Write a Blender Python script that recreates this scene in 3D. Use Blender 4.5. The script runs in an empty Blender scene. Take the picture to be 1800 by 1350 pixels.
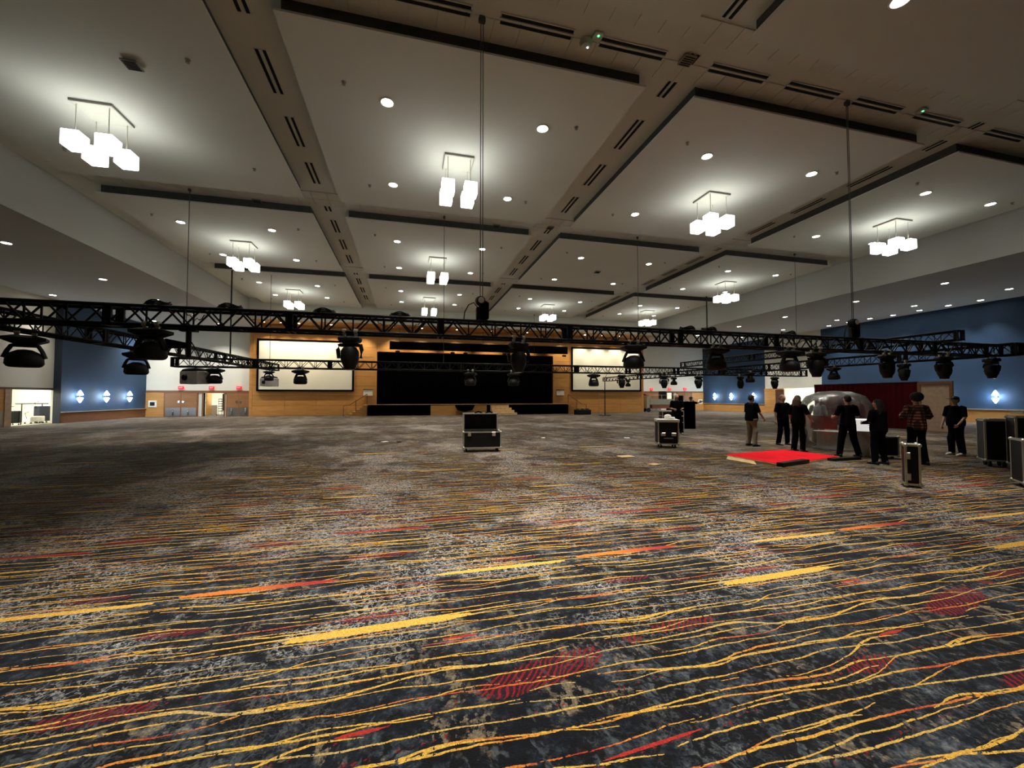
import bpy, bmesh, math, random
from mathutils import Vector, Matrix
random.seed(7)
S = bpy.context.scene
COL = S.collection
PI = math.pi
# ------------------------------------------------------------------ camera, world, exposure
F_PX = 720.0; PSI = math.atan(182/720.); TH = math.atan(23/720.); EYE = 1.72
FW = Vector((math.sin(PSI)*math.cos(TH), math.cos(PSI)*math.cos(TH), math.sin(TH)))
RT = Vector((math.cos(PSI), -math.sin(PSI), 0)); UP = RT.cross(FW)
CAM = Vector((0, 0, EYE))
cd = bpy.data.cameras.new('camera'); cam = bpy.data.objects.new('camera', cd); COL.objects.link(cam)
cd.sensor_width = 36; cd.lens = F_PX/1800*36; cd.clip_start = .05; cd.clip_end = 300
cam.matrix_world = Matrix(((RT.x, UP.x, -FW.x, 0), (RT.y, UP.y, -FW.y, 0), (RT.z, UP.z, -FW.z, EYE), (0, 0, 0, 1)))
S.camera = cam
W = bpy.data.worlds.new('world'); S.world = W; W.use_nodes = True
W.node_tree.nodes['Background'].inputs[0].default_value = (.8, .85, 1, 1)
W.node_tree.nodes['Background'].inputs[1].default_value = .02
S.view_settings.view_transform = 'Standard'; S.view_settings.look = 'None'
S.view_settings.exposure = 0.12; S.view_settings.gamma = 1; S.view_settings.use_curve_mapping = False
DOWN_W = 2750.; LOW_W = 1000.; ROW0_W = 3600.; PEND_E = 6.2; SCONCE_W = 75.; CORR_E = 34.0; WOOD_W = 250.

def ray(x, y): return FW + RT*((x-900)/F_PX) + UP*((675-y)/F_PX)
def oz(x, y, z=0.): d = ray(x, y); return CAM + d*((z-EYE)/d.z)
def oy(x, y, Y): d = ray(x, y); return CAM + d*(Y/d.y)
def ox(x, y, X): d = ray(x, y); return CAM + d*(X/d.x)
# ------------------------------------------------------------------ node helper
class NT:
    def __init__(s, name):
        s.m = bpy.data.materials.new(name); s.m.use_nodes = True
        s.t = s.m.node_tree; s.b = s.t.nodes['Principled BSDF']
    def put(s, sock, v):
        if isinstance(v, bpy.types.NodeSocket): s.t.links.new(v, sock)
        elif isinstance(v, (tuple, list)) and len(v) == 3 and sock.type == 'RGBA': sock.default_value = (*v, 1)
        else: sock.default_value = v
    def M(s, op, a, b=0., c=0., clamp=False):
        n = s.t.nodes.new('ShaderNodeMath'); n.operation = op; n.use_clamp = clamp
        s.put(n.inputs[0], a); s.put(n.inputs[1], b); s.put(n.inputs[2], c); return n.outputs[0]
    def pos(s, obj=False):
        if obj: return s.t.nodes.new('ShaderNodeTexCoord').outputs['Object']
        return s.t.nodes.new('ShaderNodeNewGeometry').outputs['Position']
    def sep(s, v):
        n = s.t.nodes.new('ShaderNodeSeparateXYZ'); s.put(n.inputs[0], v); return n.outputs
    def comb(s, x, y, z):
        n = s.t.nodes.new('ShaderNodeCombineXYZ'); s.put(n.inputs[0], x); s.put(n.inputs[1], y); s.put(n.inputs[2], z); return n.outputs[0]
    def noise(s, v, scale=1., detail=2., rough=.5):
        n = s.t.nodes.new('ShaderNodeTexNoise'); s.put(n.inputs['Vector'], v); n.inputs['Scale'].default_value = scale
        n.inputs['Detail'].default_value = detail; n.inputs['Roughness'].default_value = rough; return n.outputs[0]
    def sm(s, v, a, b):
        n = s.t.nodes.new('ShaderNodeMapRange'); n.interpolation_type = 'SMOOTHSTEP'; n.clamp = True
        s.put(n.inputs[0], v); s.put(n.inputs[1], a); s.put(n.inputs[2], b); return n.outputs[0]
    def lin(s, v, a, b, c=0., d=1.):
        n = s.t.nodes.new('ShaderNodeMapRange'); n.clamp = True
        for i, q in enumerate((v, a, b, c, d)): s.put(n.inputs[i], q)
        return n.outputs[0]
    def mix(s, f, a, b):
        n = s.t.nodes.new('ShaderNodeMix'); n.data_type = 'RGBA'
        s.put(n.inputs['Factor'], f); s.put(n.inputs[6], a); s.put(n.inputs[7], b); return n.outputs[2]
    def ramp(s, f, stops):
        n = s.t.nodes.new('ShaderNodeValToRGB'); s.put(n.inputs[0], f); e = n.color_ramp.elements
        while len(e) < len(stops): e.new(.5)
        for q, (p, c) in zip(e, stops): q.position = p; q.color = (*c, 1)
        return n.outputs[0]
    def out(s, col=None, rough=None, metal=None, bump=None, bd=.002, spec=None):
        if col is not None: s.put(s.b.inputs['Base Color'], col)
        if rough is not None: s.put(s.b.inputs['Roughness'], rough)
        if metal is not None: s.b.inputs['Metallic'].default_value = metal
        if spec is not None: s.b.inputs['Specular IOR Level'].default_value = spec
        if bump is not None:
            n = s.t.nodes.new('ShaderNodeBump'); n.inputs['Distance'].default_value = bd; s.put(n.inputs['Height'], bump)
            s.t.links.new(n.outputs[0], s.b.inputs['Normal'])
        return s.m
MAT = {}
def plain(name, col, rough=.6, metal=0., var=.12, scale=6., bump=.0, spec=.5):
    n = NT(name); p = n.pos(True); f = n.noise(p, scale, 4)
    c2 = tuple(min(1, x*(1+var)) for x in col); c1 = tuple(x*(1-var) for x in col)
    MAT[name] = n.out(n.mix(n.lin(f, .3, .7), c1, c2), rough, metal, n.noise(p, scale*12, 3) if bump else None, bump or .002, spec); return MAT[name]
def emit(name, col, e, base=(.8, .8, .8)):
    n = NT(name); n.out(base, .5); n.b.inputs['Emission Color'].default_value = (*col, 1); n.b.inputs['Emission Strength'].default_value = e
    MAT[name] = n.m; return n.m
plain('reveal_shade', (.07, .07, .065), .9)  # dark reveal paint, also standing in for the shadow above the panel edges
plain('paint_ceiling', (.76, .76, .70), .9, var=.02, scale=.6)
plain('paint_soffit_dimmed', (.50, .50, .475), .9, var=.02, scale=.6)  # greyer paint puts the weaker light on aisle ceilings and beams into colour
plain('paint_tile', (.75, .75, .69), .95, var=.04, scale=2.5, bump=.002)
plain('paint_white', (.66, .66, .58), .85, var=.03, scale=.8)
plain('paint_blue', (.016, .050, .110), .75, var=.12, scale=.7)
plain('navy_trim', (.012, .02, .04), .6)
plain('black_metal', (.006, .0065, .0065), .5, .0, var=.3, scale=9, spec=.3)
plain('truss_black', (.0035, .0045, .005), .5, .0, var=.35, scale=5, spec=.22)
plain('black_plastic', (.0055, .006, .006), .55, var=.2, spec=.3)
plain('dark_gap', (.01, .01, .01), .95)
plain('black_cloth', (.0015, .0015, .0018), 1., var=.25, scale=3, spec=.0)
plain('black_shirt', (.0045, .0045, .005), 1., var=.3, spec=.03)
plain('grey_jacket', (.10, .10, .105), .9)
plain('dark_denim', (.004, .0045, .007), 1., var=.3, spec=.03)
plain('khaki', (.19, .15, .10), .9)
plain('brown_pants', (.06, .04, .03), .9)
plain('skin', (.42, .24, .165), .55, var=.08)
plain('hair_dark', (.005, .004, .0035), .8, var=.4, scale=30)
plain('hair_brown', (.06, .032, .018), .8, var=.4, scale=30)
plain('hair_light', (.20, .13, .08), .8, var=.3, scale=30)
plain('shoe_black', (.01, .01, .01), .5)
plain('shoe_white', (.7, .68, .62), .6)
plain('aluminium', (.62, .60, .52), .35, .75, var=.08)
plain('chrome', (.8, .8, .8), .15, 1., var=.03)
plain('steel_plate', (.28, .29, .29), .32, .8, var=.08, scale=2)
plain('laminate', (.006, .0058, .005), .5, var=.3, scale=4, spec=.3)
plain('lining', (.012, .0125, .010), .95, var=.3, scale=8)
plain('rubber', (.01, .01, .01), .8)
plain('white_card', (.78, .77, .70), .8)
plain('screen_white', (.80, .80, .70), .8, var=.02, scale=.6)
plain('projector_grey', (.66, .60, .57), .6)
plain('red_drape', (.055, .0022, .0035), .95, var=.25, scale=2, spec=.1)
plain('red_carpet', (.72, .010, .018), .95, var=.06, scale=3, bump=.003, spec=.1)
plain('red_vinyl', (.26, .015, .015), .4)
plain('plywood', (.62, .42, .20), .7, var=.15, scale=5)
plain('tan_board', (.42, .29, .19), .7)
plain('cinder', (.68, .66, .50), .85, var=.05, scale=2, bump=.003)
plain('yellow_paint', (.75, .55, .16), .7)
plain('corridor_floor', (.35, .33, .28), .6)
plain('machine_grey', (.33, .33, .27), .5)
plain('machine_rust', (.22, .075, .035), .6)
plain('silver_cable', (.08, .08, .08), .5)
plain('white_cloth', (.8, .78, .72), .9)
plain('vent_grey', (.30, .28, .25), .6)
emit('lamp_glow', (1, .96, .86), 30.)
emit('shade_glow', (.97, 1, .93), PEND_E)
emit('sconce_glow', (.80, .92, 1), 14.)
emit('exit_glow', (1, .0, .02), 1.1, (.4, .0, .01))
emit('led_green', (.1, 1, .3), 3.); emit('led_white', (.9, 1, 1), 6.)
emit('tube_glow', (1, .98, .86), CORR_E)
emit('exit_letter', (1, .25, .25), 1.2)
emit('table_added_glow', (1, .98, .93), .55)  # emission added to the white box so that it looks bright
emit('motor_face', (1, .95, .85), .35)
def wood(name, c1, c2, sc=1.):
    n = NT(name); x, y, z = n.sep(n.pos()); oi = n.t.nodes.new('ShaderNodeObjectInfo').outputs['Random']
    v = n.comb(n.M('MULTIPLY', n.M('ADD', x, y), .8*sc), n.M('MULTIPLY', oi, 30.), n.M('MULTIPLY', z, 9.*sc))
    f = n.noise(v, 1.6, 5, .6); g = n.noise(v, .35, 2)
    c = n.mix(n.lin(n.M('ADD', n.M('MULTIPLY', f, .6), n.M('MULTIPLY', g, .4)), .35, .65), c1, c2)
    c = n.mix(n.M('MULTIPLY', oi, .25), c, tuple(q*.72 for q in c1))
    MAT[name] = n.out(c, .5, bump=f, bd=.001, spec=.3); return n.m
wood('maple', (.46, .215, .055), (.62, .33, .105))
wood('door_wood', (.26, .125, .05), (.34, .17, .07))
wood('rail_wood', (.17, .075, .035), (.24, .11, .05))
wood('dark_wood', (.08, .03, .018), (.12, .05, .03))
n = NT('plaid_shirt'); x, y, z = n.sep(n.pos(True))
def stripe(q, per): return n.M('GREATER_THAN', n.M('FRACT', n.M('DIVIDE', q, per)), .62)
pm = n.M('ADD', stripe(n.M('ADD', x, y), .075), stripe(z, .075))
MAT['plaid_shirt'] = n.out(n.ramp(n.M('MULTIPLY', pm, .5), [(0, (.012, .008, .008)), (.5, (.11, .018, .014)), (1, (.30, .16, .10))]), .9)
n = NT('clear_vinyl'); g = n.t.nodes.new('ShaderNodeBsdfGlossy'); g.inputs['Roughness'].default_value = .08
tr = n.t.nodes.new('ShaderNodeBsdfTransparent'); tr.inputs[0].default_value = (.96, .96, .95, 1)
df = n.t.nodes.new('ShaderNodeBsdfDiffuse'); df.inputs[0].default_value = (.55, .54, .5, 1)
m1 = n.t.nodes.new('ShaderNodeMixShader'); m2 = n.t.nodes.new('ShaderNodeMixShader')
fr = n.t.nodes.new('ShaderNodeFresnel'); fr.inputs[0].default_value = 1.45
crk = n.noise(n.pos(True), 3., 4, .6)
n.put(m1.inputs[0], n.M('ADD', n.M('MULTIPLY', fr.outputs[0], .9), .06)); n.t.links.new(tr.outputs[0], m1.inputs[1]); n.t.links.new(g.outputs[0], m1.inputs[2])
n.put(m2.inputs[0], n.lin(crk, .45, .75, .02, .22)); n.t.links.new(m1.outputs[0], m2.inputs[1]); n.t.links.new(df.outputs[0], m2.inputs[2])
bp = n.t.nodes.new('ShaderNodeBump'); bp.inputs['Distance'].default_value = .05; n.put(bp.inputs['Height'], crk); n.t.links.new(bp.outputs[0], g.inputs['Normal'])
n.t.links.new(m2.outputs[0], n.t.nodes['Material Output'].inputs[0]); MAT['clear_vinyl'] = n.m

def carpet():
    n = NT('patterned_carpet'); x, y, z = n.sep(n.pos()); TW = 3.66
    th = n.M('MULTIPLY', n.M('ADD', x, 2.05), 2*PI/TW); R = TW/(2*PI)
    cx = n.M('MULTIPLY', n.M('COSINE', th), R); sx = n.M('MULTIPLY', n.M('SINE', th), R)
    u = n.M('SUBTRACT', n.M('FLOORED_MODULO', n.M('ADD', x, 2.05), TW), 2.05)
    P = n.comb(cx, sx, y)
    def Q(ax, az, oz_=0.): return n.comb(n.M('MULTIPLY', cx, ax), n.M('MULTIPLY', sx, ax), n.M('ADD', n.M('MULTIPLY', y, az), oz_))
    rag0 = n.noise(Q(30, 30, 15.), 1., 3, .7)
    fine = n.noise(P, 85., 2, .6); med = n.noise(P, 24., 4, .65)
    cloud = n.noise(Q(1.5, 2.2), 1., 5, .68); cloud2 = n.noise(Q(2.6, 3.0, 40.), 1., 6, .75); feath = n.noise(Q(9, 3.5, 11.), 1.3, 5, .7)
    base = n.ramp(n.M('ADD', n.M('MULTIPLY', cloud2, .75), n.M('MULTIPLY', med, .25)),
                  [(0, (.0016, .0022, .0038)), (.475, (.0026, .0038, .0065)), (.52, (.008, .012, .018)), (.57, (.030, .038, .046)), (.64, (.11, .12, .128)), (.78, (.26, .26, .25))])
    # tan feathery patches and pale lace patches
    lm = n.M('MULTIPLY', n.sm(cloud, .53, .60), n.sm(n.M('ADD', n.M('MULTIPLY', feath, .6), n.M('MULTIPLY', med, .4)), .50, .55))
    base = n.mix(n.M('MULTIPLY', lm, .8), base, n.mix(fine, (.10, .08, .05), (.30, .24, .155)))
    def ridge(k, o_): return n.M('ABSOLUTE', n.M('SUBTRACT', n.noise(Q(k, k*1.1, o_), 1., 2, .55), .5))
    curl = n.M('MAXIMUM', n.M('LESS_THAN', ridge(13., 3.), .030), n.M('LESS_THAN', ridge(19., 8.), .028))
    cl3 = n.noise(Q(1.0, 1.3, 90.), 1., 4, .65)
    lace = n.M('MULTIPLY', n.M('MULTIPLY', n.sm(cl3, .47, .57), curl), n.M('MULTIPLY', n.lin(y, 2.5, 3.4, .12, 1.), n.lin(y, 6.5, 9., 1., .5)))
    base = n.mix(n.M('MULTIPLY', lace, n.lin(med, .35, .6, .1, .95)), base, (.42, .42, .40))
    cl4 = n.noise(Q(1.2, 1.2, 140.), 1., 3, .6)
    leaf = n.M('MULTIPLY', n.sm(cl4, .50, .58), n.M('LESS_THAN', ridge(7., 50.), .045))
    base = n.mix(n.M('MULTIPLY', leaf, .9), base, (.003, .003, .004))
    diag = n.noise(n.comb(n.M('MULTIPLY', cx, 9.), n.M('MULTIPLY', sx, 9.), n.M('ADD', n.M('MULTIPLY', y, 5.), n.M('MULTIPLY', n.M('ADD', cx, sx), 7.))), 1.2, 4, .6)
    base = n.mix(n.M('MULTIPLY', n.sm(diag, .60, .68), .75), base, (.07, .082, .09))
    big = n.noise(Q(.75, .42, 210.), 1., 3, .55)
    pale = n.M('MULTIPLY', n.sm(big, .53, .63), n.sm(n.M('ADD', n.M('MULTIPLY', med, .5), n.M('MULTIPLY', rag0, .5)), .46, .56))
    base = n.mix(n.M('MULTIPLY', pale, n.lin(y, 4.0, 6.0, 0, .62)), base, n.mix(cloud, (.34, .29, .25), (.36, .36, .36)))
    # red hatched patches (tile coordinates)
    def capsule(x0, x1, yc, w, sl=0., jag=.03):
        t = n.M('DIVIDE', n.M('SUBTRACT', u, x0), x1-x0, clamp=True)
        yy = n.M('ABSOLUTE', n.M('SUBTRACT', n.M('SUBTRACT', y, yc), n.M('MULTIPLY', n.M('SUBTRACT', u, (x0+x1)/2), sl)))
        prof = n.M('MULTIPLY', n.M('POWER', n.M('MULTIPLY', n.M('MULTIPLY', t, n.M('SUBTRACT', 1., t)), 4., clamp=True), .35), w)
        prof = n.M('ADD', prof, n.M('MULTIPLY', n.M('SUBTRACT', n.M('ADD', n.M('MULTIPLY', med, .5), n.M('MULTIPLY', rag0, .5)), .5), jag*1.6))
        return n.M('GREATER_THAN', n.M('SUBTRACT', prof, yy), 0.004)
    def add(*a):
        r = a[0]
        for q in a[1:]: r = n.M('MAXIMUM', r, q)
        return r
    patches = [(-.5, .02, 3.43, .05, .05), (.42, 1.28, 2.50, .13, .22), (.85, 1.35, 4.3, .06, 0), (-1.9, -1.4, 3.55, .05, 0), (1.5, 1.66, 2.68, .06, 0), (-.95, -.55, 2.05, .07, .1),
               (-.6, .1, 4.75, .07, 0), (-1.75, -1.2, 5.4, .09, 0), (.2, .9, 5.9, .1, 0), (-1.2, -.4, 6.6, .1, 0), (.9, 1.5, 7.4, .13, 0), (-1.9, -1.35, 2.75, .07, .05), (-.2, .35, 1.72, .06, .1), (-1.5, -.9, 8.4, .15, 0)]
    rp = add(*[capsule(a, b, c, d, e, .13) for a, b, c, d, e in patches])
    wob = n.M('ADD', u, n.M('MULTIPLY', n.M('SUBTRACT', n.noise(P, 6., 1), .5), .12))
    ht = n.M('FRACT', n.M('DIVIDE', n.M('ADD', wob, n.M('MULTIPLY', y, -.75)), .042))
    hatch = n.M('GREATER_THAN', n.M('ABSOLUTE', n.M('SUBTRACT', ht, .5)), .30)
    col = n.mix(n.M('MULTIPLY', rp, n.lin(hatch, 0, 1, .45, .95)), base, n.mix(hatch, (.055, .007, .010), (.20, .010, .018)))
    # wandering yellow lines in rows
    rag = n.noise(Q(38, 38, 5.), 1., 3, .7)
    def lines(col, sp, amp, seed, wlo, whi, thr, slope=0.):
        w1 = n.noise(Q(.85, .9, seed), 1., 1, .5)
        yy = n.M('ADD', y, n.M('MULTIPLY', n.M('SUBTRACT', w1, .5), amp))
        yy = n.M('ADD', yy, n.M('MULTIPLY', n.M('SUBTRACT', n.noise(Q(4.5, 2, seed+9), 1., 3, .6), .5), .035))
        v = n.M('DIVIDE', yy, sp); row = n.M('FLOOR', v); fr_ = n.M('FRACT', v)
        def rn(k, s2): return n.noise(n.comb(n.M('MULTIPLY', cx, k), n.M('MULTIPLY', sx, k), n.M('ADD', n.M('MULTIPLY', row, 7.37), s2)), 1., 1, .5)
        jit = n.M('MULTIPLY', n.M('SUBTRACT', rn(1.1, seed+3.), .5), 1.0)
        d = n.M('MULTIPLY', n.M('ABSOLUTE', n.M('SUBTRACT', fr_, n.M('ADD', .5, jit))), sp)
        d = n.M('ADD', d, n.M('MULTIPLY', n.M('SUBTRACT', rag, .5), .012))
        tn = n.M('ADD', rn(1.3, seed+20.), n.M('MULTIPLY', n.M('SUBTRACT', n.noise(P, 16., 2), .5), .12))
        wd = n.lin(tn, thr, thr+.34, wlo, whi)
        on = n.M('GREATER_THAN', tn, thr-.02)
        mk = n.M('MULTIPLY', n.M('MULTIPLY', on, n.M('LESS_THAN', d, wd)), n.M('MULTIPLY', n.M('GREATER_THAN', rag0, .385), n.lin(y, 6., 13., 1., .5)))
        cc = n.ramp(n.M('ADD', n.M('MULTIPLY', rn(.9, seed+60.), .8), n.M('MULTIPLY', med, .2)), [(0, (.30, .24, .13)), (.36, (.50, .36, .13)), (.45, (.66, .40, .065)), (.56, (.66, .37, .05)), (.63, (.62, .20, .03)), (.70, (.45, .045, .02))])
        return n.mix(mk, col, cc)
    col = lines(col, .125, .15, 3., .0032, .0085, .36)
    col = lines(col, .19, .30, 31., .003, .010, .42)
    col = lines(col, .31, .18, 77., .0035, .016, .47)
    st = [(-1.88, -.85, 4.17, .035, .0), (-.62, .62, 3.30, .048, .10)]
    ors = capsule(-1.90, -.62, 4.18, .050, .02, .035)
    col = n.mix(ors, col, n.mix(n.lin(u, -1.5, -.9), (.70, .20, .03), (.36, .035, .022)))
    yl = add(capsule(.25, 1.62, 4.09, .040, .015, .03), capsule(-.85, .50, 3.26, .050, .05, .04), capsule(-1.7, 1.3, 3.30, .014, .05, .02), capsule(-.7, .3, 5.15, .018, 0, .04), capsule(.6, 1.5, 6.2, .02, 0, .04),
             capsule(-1.4, -.5, 7.6, .03, 0, .05), capsule(0., 1.3, 9.9, .03, 0, .05), capsule(-1.6, -.2, 13.2, .04, 0, .06))
    col = n.mix(yl, col, n.mix(med, (.75, .36, .03), (.72, .48, .10)))
    rb = add(capsule(-.35, -.10, 2.28, .018, .05, .02), capsule(.25, .5, 3.0, .018, 0, .02), capsule(-.9, .3, 5.6, .035, 0, .03), capsule(.9, 1.5, 1.85, .014, .08, .01))
    col = n.mix(rb, col, (.40, .03, .02))
    # pile speckle
    v2 = n.t.nodes.new('ShaderNodeMix'); v2.data_type = 'RGBA'; v2.blend_type = 'MULTIPLY'; v2.inputs[0].default_value = 1.
    n.put(v2.inputs[6], col); n.put(v2.inputs[7], n.ramp(fine, [(.25, (.45, .45, .45)), (.75, (1.3, 1.3, 1.3))]))
    # beyond the near pattern the pile's greyer fibre tips take over
    n.b.inputs['Sheen Weight'].default_value = .09; n.b.inputs['Sheen Roughness'].default_value = .45; n.b.inputs['Sheen Tint'].default_value = (.9, .87, .86, 1)
    MAT['carpet'] = n.out(v2.outputs[2], .92, bump=fine, bd=.004, spec=.2)
carpet()
# ------------------------------------------------------------------ mesh helpers
class MB:
    def __init__(s): s.v = []; s.f = []; s.mi = []; s.cur = 0
    def add(s, vs, fs):
        o = len(s.v); s.v += [tuple(q) for q in vs]; s.f += [tuple(i+o for i in f) for f in fs]; s.mi += [s.cur]*len(fs); return s
    def box(s, c, d, rot=None, bev=0.):
        hx, hy, hz = d[0]/2, d[1]/2, d[2]/2; c = Vector(c)
        if bev:
            b = bev; pts = []
            for sx in (-1, 1):
                for sy in (-1, 1):
                    for sz in (-1, 1):
                        pts += [Vector((sx*(hx-b), sy*(hy-b), sz*hz)), Vector((sx*(hx-b), sy*hy, sz*(hz-b))), Vector((sx*hx, sy*(hy-b), sz*(hz-b)))]
            bm = bmesh.new(); [bm.verts.new(p) for p in pts]; bmesh.ops.convex_hull(bm, input=bm.verts); bm.verts.index_update()
            vs = [v.co.copy() for v in bm.verts]; fs = [tuple(v.index for v in f.verts) for f in bm.faces]; bm.free()
        else:
            vs = [Vector((x, y, z)) for x in (-hx, hx) for y in (-hy, hy) for z in (-hz, hz)]
            fs = [(0, 1, 3, 2), (4, 6, 7, 5), (0, 4, 5, 1), (2, 3, 7, 6), (0, 2, 6, 4), (1, 5, 7, 3)]
        if rot is not None: vs = [rot @ v for v in vs]
        return s.add([v+c for v in vs], fs)
    def b2(s, x0, x1, y0, y1, z0, z1): return s.box(((x0+x1)/2, (y0+y1)/2, (z0+z1)/2), (abs(x1-x0), abs(y1-y0), abs(z1-z0)))
    def tube(s, pts, r, n=8, cap=True, rs=None):
        pts = [Vector(p) for p in pts]; rings = []; k = len(pts)
        for i, p in enumerate(pts):
            d = (pts[min(i+1, k-1)]-pts[max(i-1, 0)]).normalized()
            a = d.cross(Vector((0, 0, 1)))
            if a.length < .05: a = d.cross(Vector((1, 0, 0)))
            a.normalize(); b = d.cross(a); rr = rs[i] if rs else r
            if not isinstance(rr, tuple): rr = (rr, rr)
            rings.append([p+a*math.cos(2*PI*j/n)*rr[0]+b*math.sin(2*PI*j/n)*rr[1] for j in range(n)])
        return s.loft(rings, cap)
    def loft(s, rings, cap=True):
        n = len(rings[0]); vs = [q for r in rings for q in r]; fs = []
        for i in range(len(rings)-1):
            for j in range(n): fs.append((i*n+j, i*n+(j+1) % n, (i+1)*n+(j+1) % n, (i+1)*n+j))
        if cap: fs.append(tuple(range(n-1, -1, -1))); fs.append(tuple((len(rings)-1)*n+j for j in range(n)))
        return s.add(vs, fs)
    def lathe(s, prof, c=(0, 0, 0), n=16, axis='Z', sx=1., sy=1.):
        c = Vector(c); rings = []
        for r, z in prof:
            ring = []
            for j in range(n):
                a = 2*PI*j/n; p = Vector((r*sx*math.cos(a), r*sy*math.sin(a), z))
                if axis == 'Y': p = Vector((p.x, p.z, p.y))
                if axis == 'X': p = Vector((p.z, p.x, p.y))
                ring.append(p+c)
            rings.append(ring)
        return s.loft(rings)
    def ell(s, c, r, n=14, m=8):
        prof = [(max(.001, math.sin(PI*i/m)), -math.cos(PI*i/m)) for i in range(m+1)]; c = Vector(c)
        rings = [[Vector((a*math.cos(2*PI*j/n)*r[0], a*math.sin(2*PI*j/n)*r[1], b*r[2]))+c for j in range(n)] for a, b in prof]
        return s.loft(rings)
    def mesh(s, name, mats, smooth=False):
        me = bpy.data.meshes.new(name); me.from_pydata(s.v, [], s.f)
        for m in (mats if isinstance(mats, (list, tuple)) else [mats]): me.materials.append(MAT[m])
        me.polygons.foreach_set('material_index', s.mi)
        bm = bmesh.new(); bm.from_mesh(me); bmesh.ops.recalc_face_normals(bm, faces=bm.faces); bm.to_mesh(me); bm.free()
        if smooth: me.shade_smooth() if smooth is True else (me.shade_smooth(), me.set_sharp_from_angle(angle=smooth))
        return me
    def obj(s, name, mats, parent=None, smooth=False, **kw):
        return mk(name, s.mesh(name, mats, smooth), parent, **kw)
def mk(name, data, parent=None, loc=None, rz=None, rot=None, **props):
    o = bpy.data.objects.new(name, data); COL.objects.link(o)
    if parent: o.parent = parent
    if loc is not None: o.location = loc
    if rz is not None: o.rotation_euler = (0, 0, rz)
    if rot is not None: o.rotation_euler = rot
    for k, v in props.items(): o[k] = v
    return o
def thing(name, label, cat, loc=(0, 0, 0), rz=0, group=None):
    o = mk(name, None, loc=loc, rz=rz, label=label, category=cat)
    if group: o['group'] = group
    return o
KIDS = {}
def copy_thing(root, loc, rz=None, label=None, group=None, rot=None):
    r = root.copy(); COL.objects.link(r); r.location = loc
    if rz is not None: r.rotation_euler = (0, 0, rz)
    if rot is not None: r.rotation_euler = rot
    if label: r['label'] = label
    if group: r['group'] = group
    if root.name not in KIDS: KIDS[root.name] = [(c, list(c.children)) for c in root.children]
    for c, gs in KIDS[root.name]:
        k = c.copy(); COL.objects.link(k); k.parent = r
        for g_ in gs: q = g_.copy(); COL.objects.link(q); q.parent = k
    return r
def struct(o): o['kind'] = 'structure'; return o
def spot(name, parent, loc, power, size, blend, col=(1, .94, .84), rad=.1, rot=(0, 0, 0)):
    l = bpy.data.lights.new(name, 'SPOT'); l.energy = power; l.spot_size = math.radians(size); l.spot_blend = blend; l.color = col; l.shadow_soft_size = rad
    o = mk(name, l, parent, loc=loc, rot=rot); return o
# ------------------------------------------------------------------ room shell
ZB, ZP, ZL = 10.07, 9.68, 8.07            # band, floating panel, aisle soffit heights
XL, XR, BL, BR = -22.5, 37.5, -13.05, 26.0  # outer walls, inner beam faces
YW, YBL, YBR, YBK, Y0 = 41.5, 42.3, 45.9, 38.6, -12.
struct(MB().b2(-30, 45, Y0-2, 52, -.3, 0).obj('floor', 'carpet'))
ceil = struct(MB().b2(BL-.2, BR+.2, Y0, YBK, ZB, ZB+.3).obj('ceiling', 'paint_ceiling'))
struct(MB().b2(XL-.6, BL-.25, Y0, YBL+.3, ZL, ZL+.25).obj('ceiling_left_aisle', 'paint_soffit_dimmed'))
struct(MB().b2(BR+.25, XR+.3, Y0, YBR+.3, ZL, ZL+.25).obj('ceiling_right_aisle', 'paint_soffit_dimmed'))
struct(MB().b2(BL-.25, BL, Y0, YBL, ZL-.002, ZB).obj('trim_1', 'paint_soffit_dimmed'))
struct(MB().b2(BR, BR+.25, Y0, YBR, ZL-.002, ZB).obj('trim_2', 'paint_soffit_dimmed'))
struct(MB().b2(BL, BR, YBK, YBK+.25, 8.35, ZB+.3).obj('trim_3', 'paint_white'))
struct(MB().b2(BL, BR, YBK+.25, YW+.4, 8.35, 8.5).obj('ceiling_stage_soffit', 'maple'))
struct(MB().b2(XL-.6, XR+.6, Y0-.3, Y0, -.1, ZB+.3).obj('wall_rear', 'paint_white'))
# floating ceiling panels
PX = [(-11.9, -4.1), (-2.77, 5.86), (7.3, 15.75), (17.3, 24.9)]
PY = [(-1.0, 7.35), (9.12, 17.7), (19.2, 27.55), (28.95, 38.4)]
for i, (x0, x1) in enumerate(PX):
    for j, (y0, y1) in enumerate(PY+[(-11., -2.4)]):
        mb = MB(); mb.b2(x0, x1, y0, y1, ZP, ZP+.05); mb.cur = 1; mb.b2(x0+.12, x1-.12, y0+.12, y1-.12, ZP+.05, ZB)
        mb.obj('ceiling_panel', ['paint_ceiling', 'reveal_shade'], ceil)
# lay-in tiles of the transverse bands
tm = MB().box((0, 0, 0), (.60, .60, .03), bev=.006).mesh('ceiling_tile', 'paint_tile')
xs = [-5.3+.615*i for i in range(40)]
for x in xs:
    for y in (7.72, 8.9): mk('ceiling_tile', tm, ceil, loc=(x, y, ZB-.012))
far = MB()
for by in (18.05, 27.95):
    for i in range(int((BR-BL-1)/.615)):
        for k in (0, 1): far.box((BL+.8+.615*i, by+.615*k+.1, ZB-.012), (.60, .60, .03))
far.obj('ceiling_tile_field', 'paint_tile', ceil, kind='stuff')
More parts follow.
